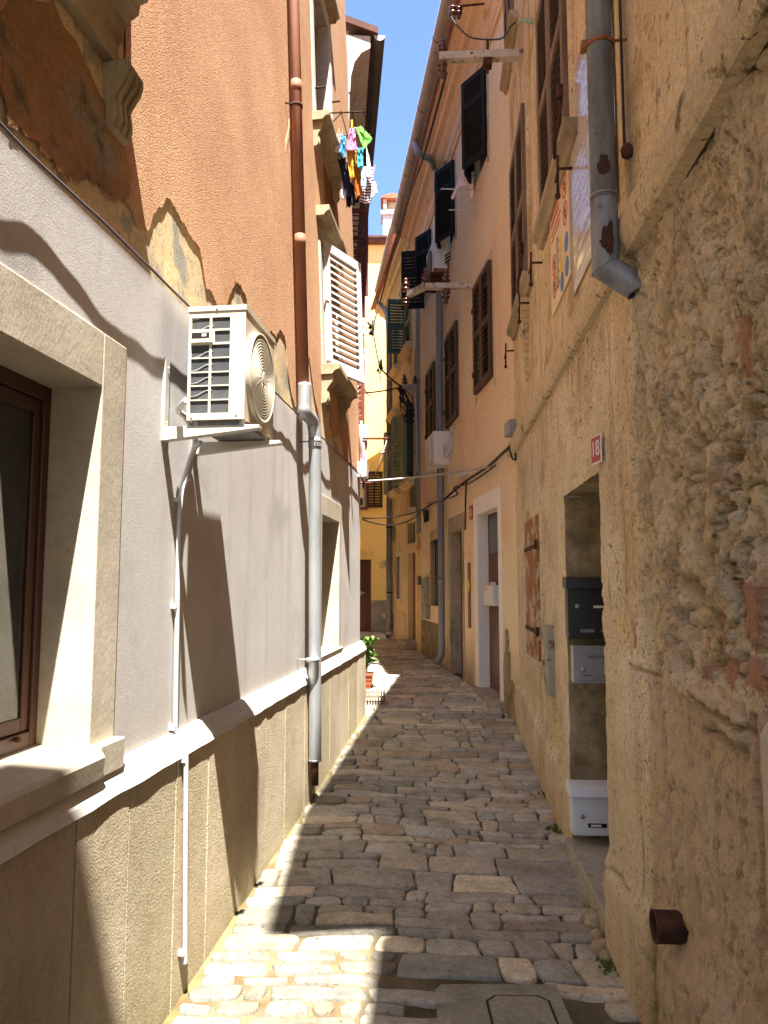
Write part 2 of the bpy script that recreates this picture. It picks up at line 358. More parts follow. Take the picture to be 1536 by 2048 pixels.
def wire(name, label, pts, r, mat, sag=0.0, cat='cable', group=None, smooth=True, parent=None):
    pts = [Vector(p) for p in pts]
    if sag:
        a, b = pts[0], pts[-1]
        pts = [a.lerp(b, k/16)-Vector((0, 0, sag*4*(k/16)*(1-k/16))) for k in range(17)]
    elif smooth and len(pts) > 2: pts = smoothpts(pts, 6)
    m = MB(); o0 = pts[0].copy()
    if parent is None: pts = [p-o0 for p in pts]
    m.tube(pts, r, 6)
    o = m.build(name, mat, parent)
    if parent is None:
        o.location = o0; tag(o, label, cat, group)
    return o
def louvre_leaf(m, w, h, st=.055, th=.03, n=14, rails=(0.0,), y0=0.0, x0=0.0, z0=0.0, tilt=.018, split=False):
    """a louvred shutter leaf from x0..x0+w, thickness into +y"""
    m.box(x0, x0+st, y0, y0+th, z0, z0+h); m.box(x0+w-st, x0+w, y0, y0+th, z0, z0+h)
    m.box(x0+st, x0+w-st, y0, y0+th, z0, z0+st*1.2); m.box(x0+st, x0+w-st, y0, y0+th, z0+h-st*1.2, z0+h)
    zs = [z0+st*1.2]
    for r in rails:
        if r > 0:
            m.box(x0+st, x0+w-st, y0, y0+th, z0+h*r-st*.6, z0+h*r+st*.6); zs += [z0+h*r-st*.6, z0+h*r+st*.6]
    zs.append(z0+h-st*1.2)
    for a, b in zip(zs[::2], zs[1::2]):
        k = max(2, int(round(n*(b-a)/h))); p = (b-a)/k
        cols = [(x0+st, x0+w-st)] if not split else [(x0+st, x0+w/2-st*.3), (x0+w/2+st*.3, x0+w-st)]
        for i in range(k):
            zc = a+p*(i+.5)
            for (xa, xb) in cols:
                # slat tilts: outer edge low
                m.hexa([(xa, y0+.002, zc-tilt-.004), (xb, y0+.002, zc-tilt-.004), (xb, y0+th-.002, zc+tilt-.004), (xa, y0+th-.002, zc+tilt-.004),
                        (xa, y0+.002, zc-tilt+.004), (xb, y0+.002, zc-tilt+.004), (xb, y0+th-.002, zc+tilt+.004), (xa, y0+th-.002, zc+tilt+.004)])
    if split: m.box(x0+w/2-st*.3, x0+w/2+st*.3, y0, y0+th, z0+st*1.2, z0+h-st*1.2)
    return m
def fnoise(x, y, z=0.0): return noise.noise(Vector((x, y, z)))
def frac(x, y, z=0.0, o=5): return noise.fractal(Vector((x, y, z)), 1.0, 2.0, o)
m_sill = PM('carved_sill_stone', [S(140, 124, 98), S(164, 148, 120), S(180, 164, 136)], 3.0, .9, [('n', 120, .4, .003)], patch=[(S(118, 104, 80), 3.5, .6, .72)], streak=[(S(116, 100, 76), 9, 1.0, .58, .74)], grain=.6)
# ================================================================== THE STREET
XL = lambda y: -1.22+.12*y if y < 8.03 else -.30-.06*(y-8.03)
def XR(y):
    if y < 7.5: return .79+.0725*y
    if y < 14.1: return 1.34-.097*(y-7.5)
    return .70-.143*(y-14.1)
def tone_attr(me, vals):
    a = me.color_attributes.new('tone', 'FLOAT_COLOR', 'POINT')
    for i, v in enumerate(vals): a.data[i].color = v
def lit_mortar_zone(x, y):  # mortar strip by the left wall, plus the near area the sun reaches
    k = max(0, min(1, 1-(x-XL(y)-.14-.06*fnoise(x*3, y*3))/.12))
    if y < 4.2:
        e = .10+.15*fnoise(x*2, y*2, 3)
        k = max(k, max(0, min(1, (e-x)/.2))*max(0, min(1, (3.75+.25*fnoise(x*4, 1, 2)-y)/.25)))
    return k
def build_street():
    m = MB(); ys = [-2+.08*i for i in range(int(22.2/.08)+1)]; nx = 46
    rows = []; vals = []
    for y in ys:
        row = []
        for i in range(nx+1):
            x = -2.2+4.6*i/nx
            pz = lit_mortar_zone(x, y)
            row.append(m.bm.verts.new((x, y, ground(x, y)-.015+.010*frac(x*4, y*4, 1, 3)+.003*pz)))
            cm = srgb(118, 104, 80)[:3] if fnoise(x*7, y*7, 4)+.6*frac(x*14, y*14, 2, 3) > -.15 else srgb(96, 76, 48)[:3]
            wd_ = x-XL(y)
            if wd_ < .085+.06*fnoise(y*3, 2) and frac(x*9, y*5, 7, 3) > .02: cm = srgb(104, 102, 64)[:3]
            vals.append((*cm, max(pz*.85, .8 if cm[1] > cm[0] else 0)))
        rows.append(row)
    for a, b in zip(rows, rows[1:]):
        for i in range(nx): f = m.bm.faces.new((a[i], a[i+1], b[i+1], b[i])); f.smooth = True
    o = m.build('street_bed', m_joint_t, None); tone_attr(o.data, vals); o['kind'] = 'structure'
    # far sheet of ground round the houses, out to the horizon
    m = MB()
    for (x0, x1, y0, y1) in ((-400, 400, -400, 400),):
        m.quad((x0, y0, -.35), (x1, y0, -.35), (x1, y1, -.35), (x0, y1, -.35))
    g = m.build('ground', m_conc, None); g['kind'] = 'structure'
    # paving stones in loose wavy courses, every stone with its own outline, tilt and tone
    courses = []; y = .75
    while y < 19.7:
        far = max(0, min(1, (y-7)/4)); courses.append(y); y += random.choice((.085, .11, .13, .15, .18, .23))*(1+.45*far)
    def cy_(k, x): return courses[k]+.030*fnoise(x*1.5, k*.37, 2)+.012*fnoise(x*5, k*1.9, 6)-.05*(x-.1)*fnoise(k*.11, 3)
    m = MB(); vals = []
    def stone(xl, xr, fb, ft, sl, sr, seed):
        cx = (xl+xr)/2; cyy = (fb(cx)+ft(cx))/2; hw_, hh_ = (xr-xl)/2, (ft(cx)-fb(cx))/2
        if hw_ < .02 or hh_ < .012: return
        if SLAB[0]-hw_*.35 < cx < SLAB[1]+hw_*.35 and SLAB[2]-hh_*.5 < cyy < SLAB[3]+hh_*.3: return
        pz = lit_mortar_zone(cx, cyy); gap = random.uniform(.002, .0055)+.006*pz
        n = max(2, int((xr-xl)/.032)); q = max(1, int(2*hh_/.035)); pts = []
        for i in range(n+1): x = xl+(xr-xl)*i/n; pts.append((x-sl*(1-i/n)-sr*i/n, fb(x)))
        for j in range(1, q): pts.append((xr-sr+2*sr*j/q, fb(xr)+(ft(xr)-fb(xr))*j/q))
        for i in range(n, -1, -1): x = xl+(xr-xl)*i/n; pts.append((x+sl*(1-i/n)+sr*i/n, ft(x)))
        for j in range(q-1, 0, -1): pts.append((xl-sl+2*sl*j/q, fb(xl)+(ft(xl)-fb(xl))*j/q))
        pts = [((pts[i-1][0]+3*pts[i][0]+pts[(i+1) % len(pts)][0])/5, (pts[i-1][1]+3*pts[i][1]+pts[(i+1) % len(pts)][1])/5) for i in range(len(pts))]
        tx, ty, hh = random.uniform(-.045, .045), random.uniform(-.06, .06), random.uniform(-.006, .006)*(1-.6*pz)
        g = random.uniform(.66, 1.08); w = random.uniform(-.05, .04); rr = random.random()
        t = (g*(1+w), g, g*(1-w*1.2), 1)
        if rr < .10: t = (1.32*g, 1.26*g, 1.14*g, 1)
        elif rr < .2: t = (.82*g, .88*g, .92*g, 1)
        elif rr < .3: t = (1.0*g, .9*g, .8*g, 1)
        if pz > .5: t = tuple(c*(.50 if cyy < 4.3 else .72) for c in t[:3])+(1,)  # stone colour lowered where the sun falls, so it does not bleach out
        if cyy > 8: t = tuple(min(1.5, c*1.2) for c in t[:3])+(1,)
        rings = []
        for (ins, dz) in ((gap*.4, -.05), (gap, -.004), (gap+.004, .0015), (gap+.014, .0035)):
            ring = []
            for (px, py) in pts:
                e = ins+.010*max(-.3, frac(px*18, py*18, seed, 3)); kx, ky = max(.1, 1-e/hw_), max(.1, 1-e/hh_)
                X, Y_ = cx+(px-cx)*kx, cyy+(py-cyy)*ky
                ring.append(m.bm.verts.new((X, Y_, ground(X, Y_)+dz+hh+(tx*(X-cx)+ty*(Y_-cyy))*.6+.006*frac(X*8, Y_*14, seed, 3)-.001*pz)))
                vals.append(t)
            rings.append(ring)
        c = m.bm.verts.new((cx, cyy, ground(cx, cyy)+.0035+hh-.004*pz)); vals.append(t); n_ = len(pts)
        for a_, b_ in zip(rings, rings[1:]):
            for i in range(n_): f = m.bm.faces.new((a_[i], a_[(i+1) % n_], b_[(i+1) % n_], b_[i])); f.smooth = True
        for i in range(n_): f = m.bm.faces.new((rings[-1][i], rings[-1][(i+1) % n_], c)); f.smooth = True
    for k in range(len(courses)-1):
        ym = courses[k]; far = max(0, min(1, (ym-7)/4)); x = XL(ym)+random.uniform(.07, .10); sl = 0
        while x < XR(ym)-.03:
            w = random.choice((.11, .16, .2, .26, .32, .4, .46))*random.uniform(.85, 1.15)*(1+.5*far)
            xr = min(x+w, XR(ym)-.01); sr = random.uniform(-.018, .018)
            if XR(ym)-xr < .08: xr = XR(ym)-.01
            hgt = courses[k+1]-courses[k]
            if hgt > .16 and random.random() < .38:
                f_ = random.uniform(.38, .62); fm = lambda X, k=k, f_=f_: cy_(k, X)*(1-f_)+cy_(k+1, X)*f_+.008*fnoise(X*6, k, 8)
                xm = x+(xr-x)*random.uniform(.35, .65)
                stone(x, xr, lambda X: cy_(k, X), fm, sl, sr, k*7.1+x)
                if random.random() < .5: stone(x, xm, fm, lambda X: cy_(k+1, X), sl, .0, k*3.3+x); stone(xm, xr, fm, lambda X: cy_(k+1, X), .0, sr, k*2.3+x)
                else: stone(x, xr, fm, lambda X: cy_(k+1, X), sl, sr, k*5.7+x)
            else: stone(x, xr, lambda X: cy_(k, X), lambda X: cy_(k+1, X), sl, sr, k*7.1+x)
            x = xr; sl = sr
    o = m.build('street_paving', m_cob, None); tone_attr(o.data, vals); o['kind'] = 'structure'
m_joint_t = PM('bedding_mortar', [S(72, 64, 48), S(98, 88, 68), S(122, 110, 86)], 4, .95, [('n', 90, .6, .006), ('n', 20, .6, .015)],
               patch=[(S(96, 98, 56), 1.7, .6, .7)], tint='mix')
# concrete slab with the cast cover at the near edge of the picture
_a = D(968, 1985, 1); SLAB = (.20, .70, 2.3, 3.22)
build_street()
sl = thing('manhole_cover', 'square concrete slab with an octagonal cut-out lid set among the paving stones', 'manhole cover', Matrix.Translation((.45, 2.76, ground(.45, 2.76))))
m = MB(); m.box(-.25, .25, -.46, .46, -.04, .018); m.build('slab', m_conc, sl, bevel=.006)
m = MB(); q = .115; c_ = .036
octo = [(-q, -q+c_), (-q, q-c_), (-q+c_, q), (q-c_, q), (q, q-c_), (q, -q+c_), (q-c_, -q), (-q+c_, -q)]
octo2 = [(x*1.09, y*1.09) for x, y in octo]
m.prism([(x+.07, y+.245) for x, y in octo2], 'z', .0184, .0194); g_ = m.build('joint', m_soil, sl)
m = MB(); m.prism([(x+.07, y+.245) for x, y in octo], 'z', .0194, .0225); m.build('lid', m_conc, sl, bevel=.004)

# ================================================================== ORANGE HOUSE (left, near)
LH = thing('orange_house', 'orange roughcast house with grey rendered ground floor and pale stone plinth', 'house', L.M.copy())
UR = L.I @ U.M                                    # leaning upper storeys relative to the ground floor frame
XE = 8.09
WA = (.9, 2.43, 1.10, 2.25)                          # ground-floor window, near
WB = (6.03, 6.80, 1.06, 2.17)                        # ground-floor window, far
DA, DB = .17, .26
m = MB(); m.wall(-3, XE, -.4, LINE-.012, [(WA[0]-.15, WA[1]+.15, WA[2]-.09, WA[3]+.17, 0), (WB[0]-.08, WB[1]+.10, WB[2]-.07, WB[3]+.15, 0)])
m.quad((-3, 0, LINE-.012), (XE, 0, LINE-.012), (XE, .05, LINE-.012), (-3, .05, LINE-.012))
m.quad((XE, 0, -.4), (XE, .5, -.4), (XE, .5, LINE), (XE, 0, LINE))
m.build('ground_floor_wall', m_grey, LH)
# upper walls
def zt(px, py): return U.at(px, py)
big = (.6, 2.36, .86, 2.4, .16)
mid = (6.17, 6.80, .62, 1.72, .22)
top = (6.10, 6.86, 2.78, 4.25, .12)
m = MB(); m.wall(-3, XE, -.03, 6.2, [big, mid, top], y=.005)
m.quad((XE, .005, 0), (XE, .6, 0), (XE, .6, 6.2), (XE, .005, 6.2))
m.build('upper_wall', m_beige, LH, UR)
# orange coat with a ragged lower edge
jag = [(-3, .5), (1.0, .42)]
for (zx, zy) in ((100, 690), (200, 830), (300, 940), (400, 1060), (480, 1000), (560, 1010), (620, 1150), (700, 1150), (745, 1190), (800, 1330), (870, 1340), (890, 1255), (940, 1210), (975, 1150), (1040, 1250), (1100, 1370), (1165, 1450)):
    jag.append(zt(zx/2.925, zy/2.925))
for (zx, zy) in ((430, 120), (455, 108), (490, 180), (520, 250), (575, 250), (600, 180), (650, 60), (690, 75), (735, 170), (745, 250), (880, 470), (895, 470), (925, 430), (965, 470), (1000, 413), (1030, 480), (1045, 560), (1055, 740), (1080, 900), (1110, 1010), (1135, 1000)):
    jag.append(zt(300+zx/3.84, 550+zy/3.84))
jag += [(5.6, .55), (5.75, .28), (5.95, .12), (6.1, .55), (6.3, .62), (6.5, .1), (6.9, .22), (7.1, .02), (8.2, .03)]
jag.sort()
def jagz(x):
    for (a, za), (b, zb) in zip(jag, jag[1:]):
        if a <= x <= b:
            z = za if b-a < 1e-6 else za+(zb-za)*(x-a)/(b-a)
            return max(.012, z+.018*frac(x*22, 3.1)+.010*fnoise(x*70, 7))
    return .1
m = MB(); YF, YB = -.004, .0045
dx = .0125; x = -.6; xs_ = []
cuts = sorted([big[0]-.2, big[1]+.2, mid[0]-.09, mid[1]+.14, top[0]-.09, top[1]+.1])
while x < XE: xs_.append(x); x += dx if x > .9 else .08
xs_ = sorted(xs_+cuts+[XE])
prev = None
for a, b in zip(xs_, xs_[1:]):
    if b-a < 1e-5: continue
    za, zb = jagz(a), jagz(b); mx = (a+b)/2
    segs = [[za, zb, 6.2]]
    for (o, l, r, bo, up) in ((big, .2, .2, .42, .2), (mid, .09, .14, .27, .28), (top, .09, .1, .20, .16)):
        if o[0]-l-1e-6 < mx < o[1]+r+1e-6:
            new = []
            for sg in segs:
                lo, hi = o[2]-bo, o[3]+up
                if max(sg[0], sg[1]) < lo: new.append([sg[0], sg[1], lo])
                elif max(sg[0], sg[1]) < hi: pass
                if max(sg[0], sg[1]) > hi: new.append(sg)
                elif hi < sg[2]: new.append([hi, hi, sg[2]])
            segs = new
    for sg in segs:
        m.quad((a, YF, sg[0]), (b, YF, sg[1]), (b, YF, sg[2]), (a, YF, sg[2]))
        m.quad((a, YF, sg[0]), (a, YB, sg[0]), (b, YB, sg[1]), (b, YF, sg[1]))
m.quad((XE, YF, 0), (XE, YB, 0), (XE, YB, 6.2), (XE, YF, 6.2))
m.build('orange_coat', m_orange, LH, UR, normals=False)
m = MB()
pl = [Vector(U.at(150/2.925, 255)+(0,))]     # darker plaster under the big sill
# plinth slabs
cuts = [-1.6, -1.0, -.45, .2, .8, 1.35, 1.78, 2.28, 2.62, 3.02, 3.38, 3.98, 4.30, 4.72, 5.25, 5.62, 6.15, 6.62, 7.05, 7.6, 8.14]
m = MB(); vals = []
for a, b in zip(cuts, cuts[1:]):
    g = random.uniform(.86, 1.08); y0 = -.055-random.uniform(0, .003)
    if b < 2.4: g *= .9
    n0 = len(m.bm.verts); m.box(a+.003, b-.003, y0, 0.0, -.35, .93+random.uniform(-.006, .006))
    vals += [(g, g*random.uniform(.96, 1.0), g*random.uniform(.90, .98), 1)]*(len(m.bm.verts)-n0)
o = m.build('plinth', m_plinth, LH); tone_attr(o.data, vals)
b_ = o.modifiers.new('bevel', 'BEVEL'); b_.width = .0025; b_.segments = 1; b_.limit_method = 'ANGLE'
m = MB()
xs2 = [-3+.05*i for i in range(int((XE+.06+3)/.05)+1)]
for a, b in zip(xs2, xs2[1:]):
    def prof(x):
        w = .0025*frac(x*5, 2.0)
        return [(-.002, 1.02+w), (-.02, 1.014+w), (-.058+w*.5, .955+w), (-.066+w, .93+w*1.5), (-.050, .921+w*2), (-.002, .92)]
    pa, pb = prof(a), prof(b)
    for i in range(5):
        f = m.quad((a, *pa[i]), (a, *pa[i+1]), (b, *pb[i+1]), (b, *pb[i])); f.smooth = True
m.build('ledge', m_ledge, LH, normals=False)
# near ground-floor window: stone surround, wooden frame, pane, curtain
def surround(m, o, l, r, b, t, y0, dep, jag_=0.0):
    """stone frame round opening o (x0,x1,z0,z1): front faces proud by -y0, reveal to depth dep"""
    m.box(o[0]-l, o[0], y0, dep, o[2]-b, o[3]+t); m.box(o[1], o[1]+r, y0, dep, o[2]-b, o[3]+t)
    m.box(o[0], o[1], y0, dep, o[3], o[3]+t)
    return m
m = surround(MB(), WA, .165, .165, .105, .185, -.006, DA+.3)
w = m.build('window', m_stone, LH, bevel=.006, label='large window with wooden frame in a pale stone surround')
m = MB(); m.prism([(-.020, 1.0), (-.058, 1.004), (-.064, 1.07), (-.055, 1.085), (DA+.02, 1.103), (DA+.02, 1.0)], 'x', WA[0]-.2, WA[1]-.002)
m.box(WA[1]+.002, WA[1]+.166, -.045, .1, 1.0, 1.10)
m.build('sill', m_stone, w, bevel=.005)
m = MB(); f0, f1 = DA, DA+.08
x1 = WA[1]; z0, z1 = 1.10, WA[3]
m.box(x1-.036, x1, f0, f1, z0, z1); m.box(WA[0], WA[0]+.036, f0, f1, z0, z1); m.box(WA[0]+.036, x1-.036, f0, f1, z0, z0+.05); m.box(WA[0]+.036, x1-.036, f0, f1, z1-.05, z1)
ix0, ix1, iz0, iz1 = WA[0]+.038, x1-.038, z0+.052, z1-.052
mid_ = (ix0+ix1)/2
for (a, b) in ((ix0, mid_-.002), (mid_+.002, ix1)):
    m.box(a, a+.036, f0+.010, f0+.034, iz0, iz1); m.box(b-.036, b, f0+.010, f0+.034, iz0, iz1)
    m.box(a+.036, b-.036, f0+.010, f0+.034, iz0, iz0+.045); m.box(a+.036, b-.036, f0+.010, f0+.034, iz1-.045, iz1)
m.build('frame', m_wood, w, bevel=.004)
m = MB(); m.box(ix0+.03, ix1-.03, f0+.017, f0+.021, iz0+.03, iz1-.03); m.build('pane', m_glasspane, w)
m = MB(); n_ = 90
for i in range(n_):
    xa, xb = WA[0]+(WA[1]-WA[0])*i/n_, WA[0]+(WA[1]-WA[0])*(i+1)/n_
    ya = f0+.058+.010*math.sin(xa*46); yb = f0+.058+.010*math.sin(xb*46)
    f = m.quad((xa, ya, z0), (xb, yb, z0), (xb, yb, z1-.36), (xa, ya, z1-.36)); f.smooth = True
m.build('curtain', m_curtain, w, normals=False)
m = MB(); m.box(WA[0]-.1, WA[1]+.1, f1+.1, 2.0, z0-.3, z1+.3)
for f in list(m.bm.faces):
    if f.calc_center_median().y < f1+.2: m.bm.faces.remove(f)
m.build('room', m_dark, w, normals=False)
m = MB(); m.lathe([(.009, 0), (.009, .012), (.004, .018)], (x1-.12, f0-.018, z0+.04), 10, 'y'); m.build('lock', m_rust, w)
# far ground-floor window
m = surround(MB(), WB, .09, .115, .085, .165, -.008, DB)
w = m.build('window', m_stone, LH, bevel=.005, label='deep set narrow window beside the zinc downpipe')
m = MB(); m.prism([(-.02, .985), (-.03, 1.055), (DB, 1.07), (DB, .985)], 'x', WB[0]-.089, WB[1]+.114); m.build('sill', m_stone, w, bevel=.004)
m = MB(); m.box(WB[0], WB[1], DB-.02, DB+.03, WB[2], WB[3]); m.build('pane', m_glass, w)
m = MB()
for (a, b, c, d) in ((WB[0], WB[0]+.05, WB[2], WB[3]), (WB[1]-.05, WB[1], WB[2], WB[3]), (WB[0]+.05, WB[1]-.05, WB[2], WB[2]+.05), (WB[0]+.05, WB[1]-.05, WB[3]-.05, WB[3])): m.box(a, b, DB-.06, DB-.022, c, d)
m.build('frame', m_wood, w)
# big upper window with moulded sill and scroll corbel
m = surround(MB(), big, .19, .19, .0, .19, -.03, .16)
m.box(big[1]+.02, big[1]+.05, -.042, -.03, big[2], big[3])
w = m.build('window', m_stone_old, LH, UR, bevel=.006, label='upper window above a moulded stone sill')
zs = big[2]
m = MB(); m.prism([(.02, zs-.27), (-.035, zs-.27), (-.037, zs-.20), (-.055, zs-.17), (-.06, zs-.12), (-.11, zs-.09), (-.115, zs-.055), (-.143, zs-.045), (-.148, zs), (.16, zs+.004), (.16, zs-.27)], 'x', .2, U.at(312, 180, .148)[0]-.05)
m.build('sill', m_sill, w, bevel=.002)
def corbel(m, x0, x1, z, h, d):
    pr = [(.02, z), (-d, z), (-d*1.02, z-h*.12), (-d*.90, z-h*.26), (-d*.62, z-h*.40), (-d*.45, z-h*.52), (-d*.5, z-h*.66), (-d*.55, z-h*.80), (-d*.36, z-h*.95), (.02, z-h)]
    m.prism(pr, 'x', x0, x1)
    for k in (.2, .5, .8):
        xx = x0+(x1-x0)*k; m.tube([(xx, p[0]-.003, p[1]) for p in pr[2:9]], .008, 6)
m = MB(); corbel(m, U.at(236, 270, .05)[0], U.at(236, 270, .05)[0]+.12, zs-.27, .24, .085); m.build('corbel', m_sill, w, bevel=.002)
m = MB(); m.box(big[0], big[1], .15, .17, big[2], big[3]); m.build('pane', m_glass, w)
# middle window with the white shutter
m = surround(MB(), mid, .085, .13, .0, .0, -.02, .22); m.box(mid[0], mid[1], -.02, .22, mid[3], mid[3]+.1)
w = m.build('window', m_stone, LH, UR, bevel=.005, label='upper window with a white louvred shutter ajar')
def cornice(m, x0, x1, z, h, d, y1=.02):
    m.prism([(y1, z-h), (-d*.62, z-h), (-d*.66, z-h*.86), (-d*.74, z-h*.7), (-d*.86, z-h*.6), (-d*.97, z-h*.55), (-d, z-h*.5), (-d, z), (y1, z+.01)], 'x', x0, x1)
m = MB(); cornice(m, mid[0]-.16, mid[1]+.1, mid[3]+.25, .085, .12, .1); m.build('hood', m_sill, w, bevel=.002)
m = MB(); cornice(m, mid[0]-.13, mid[1]+.22, mid[2], .085, .16, .2); m.build('sill', m_sill, w, bevel=.002)
for xx in (mid[0]-.11, mid[1]+.02):
    m = MB(); corbel(m, xx, xx+.11, mid[2]-.085, .24, .10); m.build('corbel', m_sill, w, bevel=.002)
m = MB(); m.box(mid[0], mid[1], .18, .2, mid[2], mid[3]); m.build('pane', m_glass, w)
m = MB(); louvre_leaf(m, .56, mid[3]-mid[2]+.02, .065, .035, 19, (0,), 0, 0, 0, .024)
for zz in (.1, .62, 1.0): m.box(-.03, .03, -.006, .0, zz-.03, zz+.03)
o = m.build('shutter', m_white, w); o.matrix_local = Matrix.Translation((mid[0]+.005, -.045, mid[2]-.0)) @ Matrix.Rotation(rad(-24), 4, 'Z')
# top window: white reveal, dark hood, sill
m = surround(MB(), top, .085, .1, .0, .12, -.018, .12)
w = m.build('window', m_white_wall, LH, UR, bevel=.005, label='open upper window with white reveal and washing rack below')
m = MB(); cornice(m, top[0]-.15, top[1]+.12, top[3]+.22, .10, .11, .1); m.build('hood', m_sill, w, bevel=.002)
m = MB(); cornice(m, top[0]-.13, top[1]+.15, top[2], .075, .15, .12); m.build('sill', m_sill, w, bevel=.002)
for xx in (top[0]-.1, top[1]+.0):
    m = MB(); corbel(m, xx, xx+.11, top[2]-.075, .22, .09); m.build('corbel', m_sill, w, bevel=.002)
m = MB(); m.box(top[0], top[1], .12, .15, top[2], top[3]); m.build('pane', m_glass, w)
for (a, z) in ((top[0]-.04, 3.05), (top[0]-.04, 3.95), (top[1]+.05, 3.5)):
    m = MB(); m.tube([(a, -.015, z), (a, -.07, z), (a+.02, -.09, z+.015)], .009, 6); m.build('hinge_pin', m_rust, w)
m = MB(); m.hexa([(-3, -.04, 6.2), (XE, -.04, 6.2), (XE, 4, 7.4), (-3, 4, 7.4), (-3, -.04, 6.3), (XE, -.04, 6.3), (XE, 4, 7.5), (-3, 4, 7.5)]); m.build('roof', m_tile, LH, UR)
# scar in the orange coat
m = MB(); a = U.at(577, 235); b = U.at(570, 300)
pts = [(a[0]+.01, a[1]), (a[0]+.03, a[1]-.04), (a[0]+.01, a[1]-.12), (b[0]+.03, b[1]+.04), (b[0], b[1]-.02), (b[0]-.005, b[1]+.06), (a[0]-.02, a[1]-.09), (a[0]-.01, a[1]-.03)]
m.prism(pts, 'y', -.007, -.003); m.build('plaster_scar', m_beige, LH, UR)
# thin sheet of darker brown plaster below the big sill
def skin(F, rel, parent, poly, y, mat, name, jit=.02, n=6):
    pts = []
    for i, p in enumerate(poly):
        q = poly[(i+1) % len(poly)]
        for k in range(n):
            t = k/n; pts.append((p[0]+(q[0]-p[0])*t+jit*frac(p[0]*9+t*7+i, 1.7, y), p[1]+(q[1]-p[1])*t+jit*frac(p[1]*9+t*7+i, 4.4, y)))
    m = MB(); m.prism(pts, 'y', y-.001, y); return m.build(name, mat, parent, rel)
poly = []
for (px, py) in ((0, 0), (105, 0), (235, 250), (262, 340), (255, 400), (215, 385), (180, 350), (140, 360), (100, 310), (60, 270), (15, 240), (0, 150)):
    a = U.at(px, py, .006); poly.append((a[0], max(a[1], .02)))
skin(U, UR, LH, poly, -.0065, m_dark_plaster, 'dark_plaster_patch', .03)
# ================================================================== AGED HOUSE (right, near)
RH = thing('aged_plaster_house', 'crumbling tan plaster house with bare rubble patches beside the near doorway', 'house', R.M.copy())
def sstep(a, b, v):
    t = max(0, min(1, (v-a)/(b-a))); return t*t*(3-2*t)
def segd(p, poly):
    best = 9
    for a, b in zip(poly, poly[1:]):
        dx, dz = b[0]-a[0], b[1]-a[1]; t = max(0, min(1, ((p[0]-a[0])*dx+(p[1]-a[1])*dz)/(dx*dx+dz*dz)))
        best = min(best, math.hypot(p[0]-a[0]-dx*t, p[1]-a[1]-dz*t))
    return best
DOOR = (2.89, 3.93, .11, 2.15)
WIN = (.93, 1.72, 1.03, 2.16)
def pxpoly(*p): return [R.at(*q) for q in p]
CRACKS = [(pxpoly((1310, 1330), (1318, 1420), (1322, 1500), (1328, 1590), (1338, 1700), (1346, 1800)), .012),
          (pxpoly((1272, 700), (1282, 830), (1286, 960), (1296, 1060), (1310, 1180), (1318, 1330)), .011),
          (pxpoly((1400, 1460), (1415, 1458), (1450, 1480), (1480, 1500)), .006),
          (pxpoly((1238, 940), (1250, 1080), (1252, 1180)), .009),
          (pxpoly((1265, 1330), (1290, 1345), (1310, 1350)), .006),
          (pxpoly((1220, 1620), (1228, 1700), (1240, 1740), (1275, 1790)), .007),
          (pxpoly((1500, 1440), (1505, 1600), (1515, 1750), (1522, 1900)), .012),
          (pxpoly((1385, 1390), (1420, 1420), (1500, 1470)), .007),
          (pxpoly((1300, 1900), (1320, 1970), (1330, 2040)), .008)]
BRICKS = []
for (px, py, w, h) in ((1480, 690, .07, .16), (1492, 745, .05, .05), (1492, 1225, .085, .17), (1268, 1272, .05, .10), (1455, 1345, .09, .08), (1500, 1345, .11, .08), (1440, 1270, .04, .12), (1400, 1345, .05, .05)):
    a = R.at(px, py); BRICKS.append((a[0], a[1], w/2, h/2))
HOLES = []
for (px, py, rx, rz, dp) in ((1435, 1025, .05, .045, .10), (1412, 1050, .045, .025, .07), (1362, 1175, .035, .045, .09), (1415, 1320, .075, .035, .11), (1470, 1115, .03, .05, .09), (1448, 1150, .035, .04, .07),
                            (1492, 815, .035, .09, .08), (1430, 915, .05, .02, .05), (1452, 965, .025, .02, .06), (1380, 925, .03, .02, .04), (1462, 1200, .03, .05, .08), (1330, 1050, .016, .06, .05), (1352, 1235, .03, .03, .06), (1420, 1270, .02, .04, .07), (1508, 1130, .04, .06, .06), (1360, 1330, .05, .02, .05), (1390, 1120, .02, .06, .05)):
    a = R.at(px, py); HOLES.append((a[0], a[1], rx, rz, dp))
for (hx, hz) in ((4.86, 2.2), (5.1, 2.35), (5.35, 2.28), (5.2, 1.95), (5.5, 1.8), (4.98, 1.62), (5.28, 1.5), (5.62, 1.62), (5.42, 2.05), (5.75, 1.9), (5.06, 1.86), (5.18, 1.68), (4.9, 1.98), (5.58, 2.4)): HOLES.append((hx, hz, random.uniform(.018, .05), random.uniform(.015, .04), random.uniform(.045, .08)))
TAN, RUB, RND, ORG, GRY, BRK, PALE = [srgb(*c)[:3] for c in ((206, 182, 144), (186, 162, 126), (182, 156, 126), (206, 168, 118), (164, 142, 112), (160, 104, 78), (222, 202, 166))]
